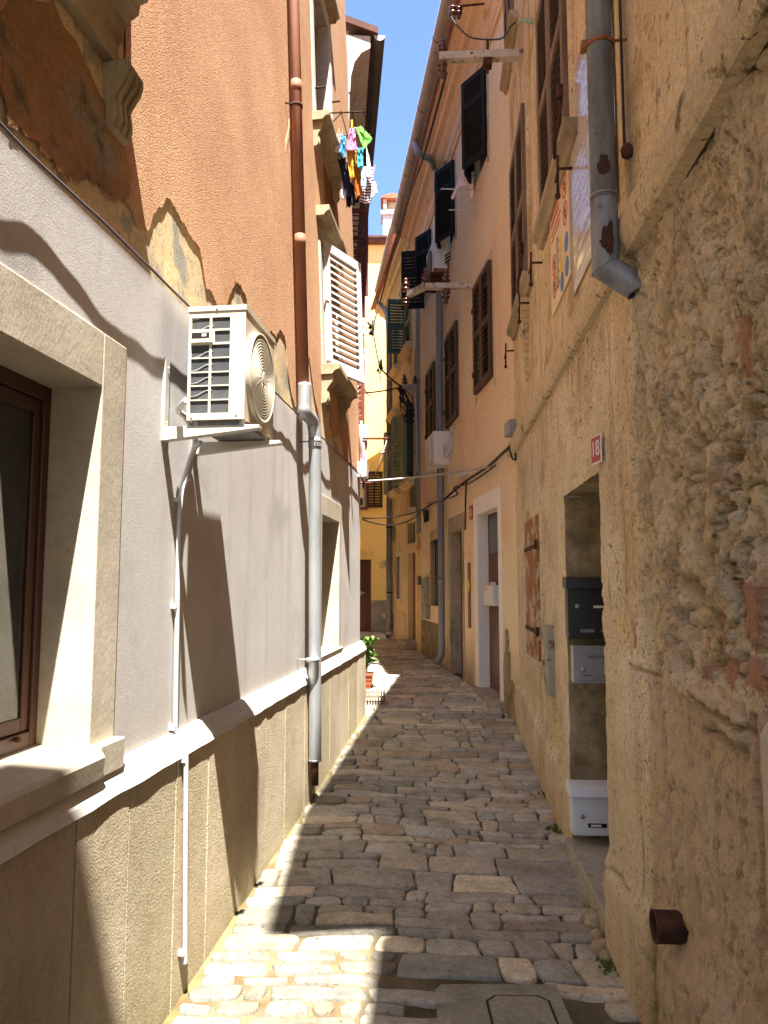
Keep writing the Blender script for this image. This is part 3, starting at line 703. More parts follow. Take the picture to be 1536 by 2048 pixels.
def rdisp(x, z):
    """height outwards and surface tone of the lower wall"""
    d = .006*frac(x*3.1, z*3.1, 2, 4); col = TAN; al = 0.0
    nb = fnoise(x*2.3, z*2.3, 8)
    if x > 2.3:
        d += .004*frac(x*14, z*9, 5, 3)
    # eroded rubble
    if x > 4.0 and x < 7.6 and z < 3.0:
        edge = 4.50+.09*fnoise(3, z*2.1)+.03*fnoise(9, z*9)
        m = sstep(edge-.02, edge+.06, x)*sstep(1.26+.06*nb, 1.36+.06*nb, z)
        lo = sstep(edge+.05, edge+.12, x)*(1-sstep(1.24+.06*nb, 1.34+.06*nb, z))
        if m > 0:
            dist, pts = noise.voronoi(Vector((x*3.8+.45*frac(x*6, z*6, 1, 4), z*5.6+.45*frac(x*6, z*6, 4, 4), 1.3)))
            cell = sstep(.0, .12, dist[1]-dist[0])
            deep = sstep(4.80, 5.05, x)*(1-sstep(2.15, 2.5, z))
            tone = fnoise(pts[0].x*3.3, pts[0].y*3.3, 7)
            fr = frac(x*3.6, z*3.6, 3, 6); q_ = fr*3.4; lay = (math.floor(q_)+sstep(.72, 1, q_-math.floor(q_)))/3.4
            crk = 1-abs(frac(x*6, z*4.4, 31, 5))
            h = -.020+(.030+.018*deep)*lay-.036*deep*(1-cell)+.012*tone*deep+.008*frac(x*30, z*30, 11, 3)-.022*sstep(.93, .99, crk)
            h -= .016*sstep(.26, .44, frac(x*26, z*24, 21, 3))+.034*deep*sstep(.34, .5, frac(x*9, z*9, 41, 5))
            d += h*m; col = tuple(a+(b-a)*max(0, min(1, .5+tone*deep+.8*fr)) for a, b in zip(RUB, GRY if fr > .1 else TAN)); al = .55*m
        if lo > 0:
            d += lo*(-.012+.013*frac(x*8, z*8, 6, 6)+.009*(1-abs(frac(x*22, z*20, 3, 5))-.75)-.014*sstep(.22, .5, frac(x*21, z*15, 2, 4))); col = RND; al = max(al, .7*lo)
        og = sstep(4.24, 4.30, x)*(1-sstep(edge-.05, edge+.02, x))*sstep(1.3, 1.42, z)
        if og > 0:
            d += og*(.004*frac(x*20, z*20, 2, 4)-.012*sstep(.2, .5, frac(x*24, z*16, 5, 4))); col = ORG if al < .1 else col; al = max(al, .6*og*(.6+.4*fnoise(x*5, z*1.4, 3)))
        for (hx, hz, rx, rz, dp) in HOLES:
            q = math.hypot((x-hx)/rx, (z-hz)/rz)
            q += .45*frac(x*14, z*14, 2, 4)
            if q < 1.3: d -= 1.7*dp*(1-sstep(.72, 1.02, q))
        for (bx, bz, bw, bh) in BRICKS:
            q = max(abs(x-bx)/bw, abs(z-bz)/bh)+.45*frac(x*22, z*22, 3, 3)
            if q < 1.1:
                k = 1-sstep(.82, 1.0, q); d = d*(1-k)+k*(-.012+.004*frac(x*30, z*30, 2, 3)); col = tuple(c*(.9+.25*fnoise(bx*9, bz*9)) for c in BRK); al = al*(1-k)+.8*k
        # mortar shelf running out above the lower render
        sh = abs(z-(1.30-.16*(x-4.95))) if 4.95 < x < 5.5 else 9
        if sh < .05: d += .03*(1-sstep(.02, .05, sh))
    elif x > 3.2:
        wob = 1
        d -= .012*sstep(.2, .45, frac(x*20, z*11, 5, 4))-.004*frac(x*30, z*24, 2, 3)
    if 2.0 < x < 4.3:   # plaster frame of the doorway
        fr = max(sstep(2.60, 2.615, x)*(1-sstep(2.885, 2.9, x)), sstep(3.90, 3.92, x)*(1-sstep(4.09, 4.11, x)))*(1-sstep(2.42, 2.43, z))
        fr = max(fr, sstep(2.61, 2.62, x)*(1-sstep(4.09, 4.1, x))*sstep(2.14, 2.15, z)*(1-sstep(2.44, 2.45, z)))
        d += .013*fr; al = max(al, .35*fr); col = PALE if fr > .3 and al < .5 else col
    if 3.95 < x < 4.55 and z < 1.30+.02*nb:
        k = sstep(4.0, 4.03, x)*(1-sstep(4.46+.03*nb, 4.5+.03*nb, x)); d += .016*k; al = max(al, .3*k); col = PALE if k > .3 else col
    if x < 2.62 and z < .62:  # low battered footing
        d += .03*(1-sstep(.50, .62, z+.08*(x-1.2)))
    if x > 3.9 and z < .5: d += .035*(1-sstep(.30, .44, z-.05*(x-4.4)))
    mq = math.hypot((x-MOSS[0]+.03*fnoise(z*6, 2)+.10*(MOSS[1]-z))/.075, 0) if z < MOSS[1] else 9
    if mq < 1: k = (1-mq)*(.55+.6*frac(x*18, z*9, 4, 3)); col = tuple(c*(1-min(1, k*1.6))+e*min(1, k*1.6) for c, e in zip(col, srgb(112, 112, 62)[:3])); al = max(al, min(.85, k*1.5))
    for (pl, wd) in CRACKS:
        q = segd((x+.012*fnoise(x*20, z*20, 4), z+.012*fnoise(x*20, z*20, 9)), pl)
        wd *= 1.35
        if q < wd*1.6: d -= .045*(1-sstep(wd*.4, wd*1.4, q))
    return d, (*col, al)
MOSS = R.at(1322, 1885)
def lines(*parts):
    out = []
    for (a, b, st) in parts:
        n = max(1, round((b-a)/st)); out += [a+(b-a)*i/n for i in range(n)]
    return out+[parts[-1][1]]
GX = lines((-.3, WIN[0], .04), (WIN[0], WIN[1], .04), (WIN[1], DOOR[0], .03), (DOOR[0], DOOR[1], .04), (DOOR[1], 4.2, .02), (4.2, 6.0, .0085), (6.0, 8.8, .07))
GZ = lines((-.4, DOOR[2], .03), (DOOR[2], WIN[2], .0155), (WIN[2], DOOR[3], .0105), (DOOR[3], WIN[3], .0105), (WIN[3], 3.0, .0105))
m = MB(); vals = []; vid = {}
vs = []
for i, x in enumerate(GX):
    col = []
    for j, z in enumerate(GZ):
        d, c = rdisp(x, z); col.append(m.bm.verts.new((x, -d, z))); vals.append(c)
    vs.append(col)
OPS = [DOOR, WIN]
for i in range(len(GX)-1):
    for j in range(len(GZ)-1):
        cx, cz = (GX[i]+GX[i+1])/2, (GZ[j]+GZ[j+1])/2
        if any(o[0] < cx < o[1] and o[2] < cz < o[3] for o in OPS): continue
        f = m.bm.faces.new((vs[i][j], vs[i+1][j], vs[i+1][j+1], vs[i][j+1])); f.smooth = True
o = m.build('lower_wall', m_near, RH, normals=False); tone_attr(o.data, vals)
RW = [(2.36, 3.44, 4.16, 5.75, .2), (.30, 1.42, 4.16, 5.75, .2), (.0, .75, 7.0, 8.4, .2), (2.3, 3.3, 7.0, 8.4, .2)]
m = MB(); m.wall(-.3, 8.8, 3.0, 9.05, RW)
m.quad((-.3, 0, -.3), (-.3, .4, -.3), (-.3, .4, 9.05), (-.3, 0, 9.05))
m.build('upper_wall', m_near_up, RH)
m = MB(); xs = [-.32+.06*i for i in range(153)]
for a, b in zip(xs, xs[1:]):
    def pr(x):
        w = .006*frac(x*6, 1.1, 3); e = .006*frac(x*11, 5, 3)
        return [(.02, 3.10+w), (-.018+e, 3.085+w), (-.052+e, 3.075+w*2), (-.056+e, 3.00+e), (-.045+e, 2.945+w*2), (-.03, 2.925+w), (.02, 2.92)]
    pa, pb = pr(a), pr(b)
    for i in range(6): f = m.quad((a, *pa[i]), (b, *pb[i]), (b, *pb[i+1]), (a, *pa[i+1])); f.smooth = True
m.prism([(.02, 3.10), (-.052, 3.075), (-.045, 2.945), (.02, 2.92)], 'x', -.34, -.32)
m.build('stringcourse', m_band, RH, normals=False)
# eave: overhangs the street
m = MB()
def eave(x): # x in R frame -> overhang
    y = 7.5-x*.9974
    return EAVE(y)
def EAVE(y):
    t = [(-.6, .50), (1.28, .65), (4.58, .47), (8.2, .30)]
    if y < t[0][0]: return 0.02
    for (a, va), (b, vb) in zip(t, t[1:]):
        if y <= b: return va+(vb-va)*(y-a)/(b-a)
    return t[-1][1]
xs = [-.3+.25*i for i in range(33)]+[7.72, 7.7201, 8.8]
xs = sorted(xs)
for a, b in zip(xs, xs[1:]):
    ea, eb = (.02, .02) if a > 7.71 else (eave(a), eave(b))
    m.hexa([(a, -ea, 9.0), (b, -eb, 9.0), (b, 4.5, 10.6), (a, 4.5, 10.6), (a, -ea, 9.1), (b, -eb, 9.1), (b, 4.5, 10.7), (a, 4.5, 10.7)])
m.build('roof', m_tile, RH, normals=True)
m = MB(); m.box(10.07, 18, -.72, 5, 8.6, 12.5); m.box(8.8, 10.07, .02, 5, 3, 9); m.box(8.8, 18, 0, 5, -.3, 9); m.build('rear_wing', m_near_up, RH)
# shuttered upper windows
for k, (a, b, c, d, dep) in enumerate(RW):
    m = surround(MB(), (a, b, c, d), .1, .1, .0, .1, -.02, .1)
    w = m.build('window', m_near_up, RH, bevel=.006)
    m = MB(); m.prism([(.02, c-.10), (-.03, c-.10), (-.05, c-.06), (-.085, c-.04), (-.09, c-.002), (.1, c-.002)], 'x', a-.16, b+.2); m.build('sill', m_sill, w, bevel=.002)
    half = (b-a)/2
    for q in (0, 1):
        m = MB(); louvre_leaf(m, half-.004, d-c-.01, .075, .035, 26, (0, .5), -.05, a+q*half+.002, c+.005, .022)
        m.build('shutter', m_old_sh, w)
    m = MB(); m.box(a, b, .12, .15, c, d); m.build('pane', m_dark, w)
    if k < 2:
        for xx in (a-.1, b+.06):
            m = MB()
            m.tube([(xx, -.02, c-.22), (xx, -.10, c-.22), (xx, -.115, c-.30)], .009, 6)
            m.tube([(xx, -.10, c-.14), (xx, -.105, c-.36)], .008, 6); m.lathe([(.004, -.02), (.016, -.01), (.016, .01), (.004, .02)], (xx, -.105, c-.38), 8)
            m.build('shutter_catch', m_rust, w)
        m = MB(); xx = b-.03
        m.tube([(xx, -.06, c+.25), (xx, -.075, c+.1), (xx, -.10, c+.02), (xx-.01, -.10, c-.1)], .010, 6); m.lathe([(.02, -.04), (.024, 0), (.02, .04)], (xx, -.065, c+.3), 8)
        m.build('shutter_bolt', m_rust, w)
# eroded corbel stub under the far window
m = MB(); n0 = 12
for i in range(n0):
    t = i/(n0-1); z = 4.06-.62*t; dd = .075*(1-t*.75)+.012*fnoise(t*9, 3); wv = .20*(1-.35*t)
    xx = 1.22-.1*t
    m.hexa([(xx-wv/2, -dd, z-.058), (xx+wv/2, -dd+.01*fnoise(t*7, 1), z-.058), (xx+wv/2, .02, z-.058), (xx-wv/2, .02, z-.058), (xx-wv/2+.01, -dd-.006, z), (xx+wv/2-.01, -dd-.006, z), (xx+wv/2, .02, z), (xx-wv/2, .02, z)])
m.build('eroded_corbel', m_band, RH, bevel=.006)
# doorway: reveal, step, inner door
dx0, dx1, dz0, dz1 = DOOR
m = MB(); n_ = 30
RZ = [z for z in GZ if dz0-1e-6 <= z <= dz1+1e-6]; RX = [x for x in GX if dx0-1e-6 <= x <= dx1+1e-6]
def rev(x, s):
    g = []
    for i in range(13):
        r = []
        for z in RZ:
            y00 = -rdisp(x, z)[0]; yy = y00+(.55-y00)*i/12; k = min(1, i/3)
            r.append(m.bm.verts.new((x+s*k*(.012*frac(yy*9, z*6, x, 4)), yy, z)))
        g.append(r)
    for a, b in zip(g, g[1:]):
        for j in range(len(RZ)-1): f = m.bm.faces.new((a[j], b[j], b[j+1], a[j+1])); f.smooth = True
rev(dx0, 1); rev(dx1, -1)
for xa_, xb_ in zip(RX, RX[1:]):
    m.quad((xa_, -rdisp(xa_, dz1)[0], dz1), (xb_, -rdisp(xb_, dz1)[0], dz1), (xb_, .56, dz1), (xa_, .56, dz1))
dw = m.build('doorway', m_jamb, RH, normals=False, label='deep doorway with three letterboxes on its far reveal')
m = MB(); m.box(dx0-.02, dx1+.02, -.045, .56, -.2, dz0); m.build('step', m_step, dw, bevel=.008)
m = MB(); m.box(dx0, dx1, .5, .55, dz0, dz1)
for k in range(1, 6): m.box(dx0+(dx1-dx0)*k/6-.004, dx0+(dx1-dx0)*k/6+.004, .497, .5, dz0, dz1)
m.build('door', m_door, dw)
# little wooden hatch
wx0, wx1, wz0, wz1 = WIN
m = surround(MB(), WIN, .07, .08, .0, .10, -.012, .12)
w = m.build('hatch', m_near_up, RH, bevel=.006, label='small wall hatch closed with peeling orange brown boards')
m = MB(); xs = [wx0+(wx1-wx0)*k/4 for k in range(5)]
for a, b in zip(xs, xs[1:]): m.box(a+.003, b-.003, -.03-random.uniform(0, .004), .0, wz0+.0, wz1-.01)
m.build('boards', m_peel, w, bevel=.003)
for zz in (wz1-.25, wz0+.22):
    m = MB(); m.box(wx0+.02, wx1+.03, -.042, -.034, zz-.016, zz+.016); m.tube([(wx1+.05, -.045, zz-.03), (wx1+.05, -.045, zz+.04)], .012, 6)
    m.build('strap_hinge', m_rust, w)
m = MB(); m.box(wx0-.05, wx1+.08, -.045, .1, wz0-.09, wz0-.001); m.build('sill', m_band, w, bevel=.008)
# pale hammered stone post at the right edge
xq = R.at(1503, 1400, .06)[0]
m = MB()
for i in range(24):
    for j in range(56):
        def P_(a, b):
            x = xq+.42*a/24; z = -.3+1.62*b/56
            rd = min(.0, 0)
            e = min(1, (a)/2.0)*min(1, (56-b)/2.0)
            return (x, -.004-.055*math.sqrt(max(0, e))-.006*frac(x*30, z*30, 2, 3), z+.01*frac(x*6, 2, 3))
        f = m.quad(P_(i, j), P_(i+1, j), P_(i+1, j+1), P_(i, j+1)); f.smooth = True
bmesh.ops.remove_doubles(m.bm, verts=m.bm.verts, dist=1e-5)
m.build('stone_post', m_stone, RH, normals=False)
m_cream = PM('cream_trim_plaster', [S(206, 186, 148), S(222, 204, 168)], 3, .9, [('n', 60, .2, .004)], patch=[(S(196, 170, 130), 2.4, .58, .68)])
m_stone_grey = PM('grey_stone_frame', [S(142, 128, 108), S(170, 156, 132), S(182, 168, 144)], 4, .9, [('n', 80, .4, .004)], streak=[(S(110, 96, 76), 8, .8, .56, .7)])
m_pebble = PM('pebbledash_dado', [S(112, 98, 76), S(140, 124, 96), S(156, 140, 110)], 6, .95, [('n', 90, .7, .008)], patch=[(S(94, 84, 64), 4, .55, .65)])
m_black_brown = PM('very_dark_brown_paint', [S(48, 32, 28), S(60, 42, 36)], 6, .6)
m_tile_dk = PM('dark_roof_edge', [S(84, 52, 44), S(104, 66, 54)], 8, .85, [('n', 40, .3, .005)])
m_rose = PM('rose_plaster', [S(224, 190, 170), S(232, 202, 182)], 1.5, .92, [('n', 90, .25, .004)])
# ================================================================== PEACH HOUSE (right, middle)
PH = thing('peach_house', 'peach plastered house with brown and black louvred shutters and a white framed door', 'house', P.M.copy())
PL = P.L
def rect(F, x0p, x1p, ytp, ybp, out=0.0):
    a = F.at(x0p, ybp, out); b = F.at(x1p, ytp, out); return a[0], b[0], a[1], b[1]
pw = [(4.88, 5.75, 3.99, 5.37), (2.85, 3.74, 3.99, 5.37), (.92, 1.78, 3.99, 5.37)]          # brown shutters
pk = [(4.78, 5.62, 6.74, 7.86), (2.75, 3.6, 6.74, 7.86), (P.at(849, 545)[0], P.at(849, 545)[0]+.85, 6.74, 7.86)]              # black shutters, third floor
pd1 = (4.84, 5.86, .37, 2.48); pd2 = (2.98, 3.86, .25, 2.40); pwn = (1.15, 2.02, 1.27, 2.37)
ops = [(*w, .12) for w in pw]+[(*w, .12) for w in pk]+[(*pd1, 0), (*pd2, 0), (*pwn, .35)]
m = MB(); m.wall(-.02, PL, -.3, 8.1, ops); m.quad((0, 0, -.3), (0, 0, 8.1), (0, .5, 8.1), (0, .5, -.3))
m.build('wall', m_pink, PH)
# moulded cornice under the eave
def cprof(h0): return [(.02, h0), (-.03, h0), (-.035, h0+.05), (-.06, h0+.07), (-.07, h0+.22), (-.17, h0+.32), (-.24, h0+.335), (-.255, h0+.40), (-.36, h0+.43), (-.37, h0+.50), (.02, h0+.52)]
m = MB(); m.prism(cprof(7.98), 'x', -.02, PL); m.build('cornice', m_cornice, PH)
m = MB(); m.hexa([(-.02, -.46, 8.48), (PL, -.46, 8.48), (PL, 4.5, 9.9), (-.02, 4.5, 9.9), (-.02, -.46, 8.54), (PL, -.46, 8.54), (PL, 4.5, 10), (-.02, 4.5, 10)])
m.build('roof', m_tile, PH)
for i, (a, b, c, d) in enumerate(pw):
    m = surround(MB(), (a, b, c, d), .09, .09, .12, .13, -.006, .0); w = m.build('window', m_cream, PH, label='window behind closed dark brown louvred shutters')
    half = (b-a)/2
    for q in (0, 1):
        m = MB(); louvre_leaf(m, half-.003, d-c, .06, .04, 20, (0, .52), -.05, a+q*half+.0015, c, .020)
        if q == 0:
            for zz in (c+.25, d-.3): m.box(a-.03, a+.02, -.06, -.045, zz-.03, zz+.03)
        m.build('shutter', m_brown_sh, w)
    m = MB(); m.box(a, b, .1, .12, c, d); m.build('pane', m_dark, w)
for i, (a, b, c, d) in enumerate(pk):
    m = surround(MB(), (a, b, c, d), .07, .09, .10, .07, -.008, .0); w = m.build('window', m_beige, PH, label='upper window with black shutters folded open')
    lw = (b-a)/2
    m = MB(); louvre_leaf(m, lw, d-c, .055, .035, 17, (0, .70), 0, 0, 0, .02); o = m.build('shutter', m_black_sh, w)
    o.matrix_local = Matrix.Translation((b, -.01, c)) @ Matrix.Rotation(rad(180+29), 4, 'Z')           # near leaf, half open
    m = MB(); louvre_leaf(m, lw, d-c, .055, .035, 17, (0, .62), 0, 0, 0, .02, True); o = m.build('shutter', m_black_sh, w)
    o.matrix_local = Matrix.Translation((a, -.01, c)) @ Matrix.Rotation(rad(-26 if i < 2 else -106), 4, 'Z')               # far leaf swung out
    m = MB(); m.box(a, b, .1, .12, c, d); m.build('pane', m_glass, w)
m = surround(MB(), pd1, .22, .13, .0, .22, -.012, .45); w = m.build('doorway', m_white_frame, PH, bevel=.005, label='whitewashed doorway with a dark door')
m = MB(); m.box(pd1[0]-.02, pd1[1]+.02, -.10, .5, -.1, pd1[2]); m.build('step', m_step, w, bevel=.01)
m = MB(); m.box(pd1[0], pd1[1], .125, .45, pd1[2], pd1[3])
for (a, b, c, d) in ((.1, .9, .08, .45), (.1, .9, .5, .72)): m.box(pd1[0]+a*(pd1[1]-pd1[0]), pd1[0]+b*(pd1[1]-pd1[0]), .115, .125, pd1[2]+c*2.1, pd1[2]+d*2.1)
m.build('door', m_door, w, bevel=.004)
m = MB(); m.box(pd1[0]+.12, pd1[1]-.12, .115, .123, pd1[2]+1.62, pd1[3]-.06); m.build('pane', m_glass, w)
m = surround(MB(), pd2, .15, .12, .0, .20, -.010, .5); w = m.build('doorway', m_stone_grey, PH, bevel=.005, label='grey stone doorway between the downpipe and the white doorway')
m = MB(); m.box(pd2[0]-.1, pd2[1]+.1, -.08, .5, -.1, pd2[2]); m.build('step', m_step, w, bevel=.01)
m = MB(); m.box(pd2[0], pd2[1], .15, .5, pd2[2], pd2[3])
for k in range(1, 5): m.box(pd2[0]+(pd2[1]-pd2[0])*k/5-.004, pd2[0]+(pd2[1]-pd2[0])*k/5+.004, .145, .15, pd2[2], pd2[3])
m.build('door', m_door, w)
m = surround(MB(), pwn, .10, .10, .14, .18, -.008, .3); w = m.build('window', m_beige, PH, bevel=.004, label='small ground floor window hidden partly by the downpipe')
m = MB(); m.box(pwn[0], pwn[1], .14, .3, pwn[2], pwn[3]); m.build('pane', m_glass, w)
m = MB()
for k in range(1, 5): xx = pwn[0]+(pwn[1]-pwn[0])*k/5; m.tube([(xx, .05, pwn[2]), (xx, .05, pwn[3])], .008, 6)
m.build('grille', m_rust, w)
# spalled dark dado patches
def blotch(x0, x1, z0, z1, seed, y=-.004):
    pts = []
    for k in range(56):
        a = 2*math.pi*k/56; r = 1+.35*frac(math.cos(a)*1.6+seed, math.sin(a)*1.6, seed, 5)
        cx, sx = math.cos(a), math.sin(a); q = max(abs(cx), abs(sx))**.5
        pts.append(((x0+x1)/2+(x1-x0)/2*cx*r/q*.8, (z0+z1)/2+(z1-z0)/2*sx*r/q*.85))
    return pts
m = MB()
for (x0, x1, z0, z1, s_) in ((5.95, 6.32, .2, 1.0, 3), (6.22, 6.6, .2, .68, 9), (6.05, 6.25, .85, 1.16, 5)): m.prism(blotch(x0, x1, z0, z1, s_), 'y', -.005, -.0035+.0002*s_*.1)
m.build('spalled_plaster', m_jamb, PH)
m = MB(); m.wall(.02, 2.1, .2, .98, [], y=-.012); m.box(.02, 2.1, -.012, 0, .975, .985); m.build('dado', m_pebble, PH)
# ================================================================== OCHRE HOUSE (right, far)
OH = thing('ochre_house', 'worn ochre house with green shutters at the far end of the lane', 'house', O.M.copy())
od = (2.10, 2.98, .52, 2.28); ofan = (2.10, 2.98, 2.46, 2.9)
ow = [(.25, 1.05, 3.75, 5.25), (1.95, 2.75, 3.75, 5.25)]; ou = [(.35, 1.05, 6.55, 7.65), (1.95, 2.65, 6.55, 7.75)]
osm = (.55, 1.1, 1.32, 2.25)
ops = [(*od, 0), (*ofan, .3), (*osm, .12)]+[(*w, .15) for w in ow]+[(*w, .15) for w in ou]
m = MB(); m.wall(-.45, O.L, -.1, 8.1, ops); m.quad((-.45, 0, -.1), (-.45, 0, 8.1), (-.45, 3, 8.1), (-.45, 3, -.1)); m.build('wall', m_ochre, OH)
m = MB(); m.prism(cprof(7.92), 'x', -.5, O.L); m.build('cornice', m_ochre_trim, OH)
m = MB(); m.hexa([(-.55, -.46, 8.42), (O.L, -.46, 8.42), (O.L, 4, 9.8), (-.55, 4, 9.8), (-.55, -.46, 8.48), (O.L, -.46, 8.48), (O.L, 4, 9.9), (-.55, 4, 9.9)]); m.build('roof', m_tile, OH)
m = surround(MB(), od, .14, .12, .0, .18, -.012, .4); m.box(ofan[0]-.14, ofan[0], -.012, .3, od[3]+.18, ofan[3]+.02); m.box(ofan[1], ofan[1]+.12, -.012, .3, od[3]+.18, ofan[3]+.02)
w = m.build('doorway', m_ochre_trim, OH, bevel=.004)
m = MB(); cornice(m, ofan[0]-.25, ofan[1]+.2, ofan[3]+.22, .2, .17, .02); m.build('hood', m_ochre_trim, w)
m = MB(); m.box(od[0], od[1], .10, .4, od[2], od[3]); m.build('door', m_red_door, w)
m = MB(); m.box(od[0]-.05, od[1]+.1, -.22, .4, .1, od[2]); m.build('step', m_step, w, bevel=.01)
m = MB(); m.box(ofan[0], ofan[1], .12, .3, ofan[2], ofan[3]); m.build('fanlight', m_glass, w)
m = surround(MB(), osm, .1, .1, .12, .12, -.015, .1); w = m.build('window', m_white_wall, OH, label='small white framed window of six panes')
m = MB(); m.box(osm[0], osm[1], .09, .11, osm[2], osm[3]); m.build('pane', m_cement, w)
m = MB(); m.box((osm[0]+osm[1])/2-.012, (osm[0]+osm[1])/2+.012, .07, .09, osm[2], osm[3])
for k in range(1, 6): z = osm[2]+(osm[3]-osm[2])*k/6; m.box(osm[0], osm[1], .072, .088, z-.012, z+.012)
m.build('frame', m_white, w)
m = MB(); m.box(-.45, 1.85, -.02, 0, .1, 1.02); m.build('dado', m_near_up, OH)
m = MB(); m.prism(blotch(2.2, 3.5, 2.95, 3.75, 4), 'y', -.006, -.004); m.build('bare_stone_patch', m_cement, OH)
m = MB(); m.prism(blotch(2.9, 3.5, 5.6, 6.4, 8), 'y', -.006, -.004); m.build('bare_stone_patch', m_cement, OH)
m = MB(); m.prism(blotch(.0, .5, 2.6, 3.1, 2), 'y', -.006, -.004); m.build('bare_stone_patch', m_cement, OH)
m = MB(); m.box(O.L-.32, O.L-.02, -.03, 0, 2.6, 8.0); m.build('quoin_strip', m_cement, OH)
for k, (a, b, c, d) in enumerate(ow):
    m = surround(MB(), (a, b, c, d), .07, .07, .0, .07, -.01, .1); w = m.build('window', m_ochre_trim, OH, label='window with blue green shutters propped open by yellow stays')
    m = MB(); cornice(m, a-.2, b+.2, d+.30, .17, .18, .02); m.build('hood', m_ochre_trim, w)
    m = MB(); cornice(m, a-.15, b+.15, c, .14, .15, .02); m.build('sill', m_ochre_trim, w)
    m = MB(); m.box(a, b, .1, .13, c, d); m.build('pane', m_glass, w)
    for (hx, ang, mt) in ((a, -158 if k == 0 else -150, m_green_sh), (b, -34 if k == 0 else -28, m_blue_sh if k else m_green_sh)):
        m = MB(); louvre_leaf(m, .4, d-c, .05, .035, 22, (0, .5), 0, 0, 0, .015); o = m.build('shutter', mt, w)
        o.matrix_local = Matrix.Translation((hx, -.02, c)) @ Matrix.Rotation(rad(ang), 4, 'Z')
    m = MB(); m.hexa([(a-.12, -.38, c+.50), (a-.09, -.38, c+.50), (b+.05, -.36, c+.68), (b+.02, -.36, c+.68), (a-.12, -.38, c+.55), (a-.09, -.38, c+.55), (b+.05, -.36, c+.73), (b+.02, -.36, c+.73)]); m.build('stay', m_strap, w)
for k, (a, b, c, d) in enumerate(ou):
    m = surround(MB(), (a, b, c, d), .07, .07, .0, .07, -.01, .1); w = m.build('window', m_ochre_trim, OH, label='upper window with faded shutters')
    m = MB(); cornice(m, a-.2, b+.2, d+.24, .15, .16, .02); m.build('hood', m_ochre_trim, w)
    m = MB(); cornice(m, a-.15, b+.15, c, .13, .15, .02); m.build('sill', m_ochre_trim, w)
    m = MB(); m.box(a, b, .1, .13, c, d); m.build('pane', m_glass, w)
    m = MB(); louvre_leaf(m, b-a, d-c, .05, .03, 20, (0, .5), -.04, a, c, .014); m.build('shutter', m_olive_sh, w)
    if k:
        m = MB(); louvre_leaf(m, .38, d-c, .05, .035, 20, (0, .5), 0, 0, 0, .015); o = m.build('shutter', m_blue_sh, w); o.matrix_local = Matrix.Translation((a-.02, -.02, c)) @ Matrix.Rotation(rad(-92), 4, 'Z')
# ================================================================== YELLOW HOUSE (closing the lane)
YH = thing('yellow_house', 'bright yellow house closing the far end of the lane', 'house', Y.M.copy())
yd = (1.95, 2.66, .42, 2.33); yw = (1.9, 2.50, 3.70, 4.55); ys = (2.02, 2.27, 8.95, 9.3)
yd = (1.95, Y.at(742, 1265)[0], Y.at(730, 1264)[1], Y.at(730, 1119)[1])
yw = (1.85, Y.at(731, 980)[0], Y.at(730, 1014)[1], Y.at(730, 945)[1])
ys = (Y.at(704, 600)[0], Y.at(713, 600)[0], Y.at(710, 608)[1], Y.at(710, 590)[1])
m = MB(); m.wall(-4, 5, -.2, 10.84, [(*yd, .12), (*yw, .12), (*ys, .1)]); m.build('wall', m_yellow, YH)
zd = Y.at(750, 1201)[1]; xr = Y.at(790, 1201)[0]
m = MB(); m.wall(yd[1]+.0, xr+1, -.2, zd, [], y=-.02); m.box(yd[1], xr+1, -.02, 0, zd, zd+.004); m.build('dado', m_cement, YH)
m = MB(); zc = Y.at(730, 1100)[1]; xc = Y.at(754, 1100)[0]; m.box(-1, xc-.07, -.10, 0, zc-.07, zc); m.box(-1, xc+.02, -.03, 0, zc-.24, zc-.072); m.build('canopy_ledge', m_yellow, YH, bevel=.006)
m = MB(); m.box(yd[0], yd[1], .09, .12, yd[2], yd[3])
for k in range(3): m.box(yd[0]+.1, yd[1]-.1, .08, .09, yd[2]+.12+.6*k, yd[2]+.60+.6*k)
dr = m.build('door', m_door, YH, bevel=.004)
m = MB(); hx = Y.at(721, 1188)[0]; hz = Y.at(721, 1186)[1]; m.box(hx-.02, hx+.10, .03, .05, hz-.012, hz+.012); m.box(hx-.02, hx+.02, .05, .08, hz-.06, hz+.06); m.build('handle', m_zinc, dr)
m = MB(); m.box(-1, Y.at(755, 1265)[0], -.35, .12, .1, yd[2]-.004); m.build('step', m_step, YH, bevel=.01)
m = surround(MB(), yw, .06, .03, .05, .05, -.015, .1); w = m.build('window', m_white_wall, YH, label='white framed window with lace curtain and dark brown shutter')
m = MB(); m.box(yw[1]-.07, yw[1]-.02, .03, .09, yw[2], yw[3]); m.box(yw[0], yw[1]-.07, .03, .09, yw[3]-.06, yw[3]); m.box(yw[0], yw[1]-.07, .03, .09, yw[2], yw[2]+.05); m.build('frame', m_white, w)
m = MB(); m.box(yw[0], yw[1], .1, .12, yw[2], yw[3]); m.build('pane', m_glass, w)
m = MB()
for k in range(14):
    xa, xb = yw[0]+.5*k/14, yw[0]+.5*(k+1)/14
    xa, xb = yw[1]-.07-(k+1)*.03, yw[1]-.07-k*.03
    z0 = yw[2]+.22+.05*(k % 2)
    m.quad((xa, .09+.006*(k % 2), z0), (xb, .09+.006*((k+1) % 2), yw[2]+.22+.05*((k+1) % 2)), (xb, .09+.006*((k+1) % 2), yw[3]-.07), (xa, .09+.006*(k % 2), yw[3]-.07))
m.build('curtain', m_curtain, w)
m = MB(); m.box(yw[0]-.1, yw[1]+.06, -.05, .05, yw[2]-.07, yw[2]-.006); m.build('sill', m_red_sh, w)
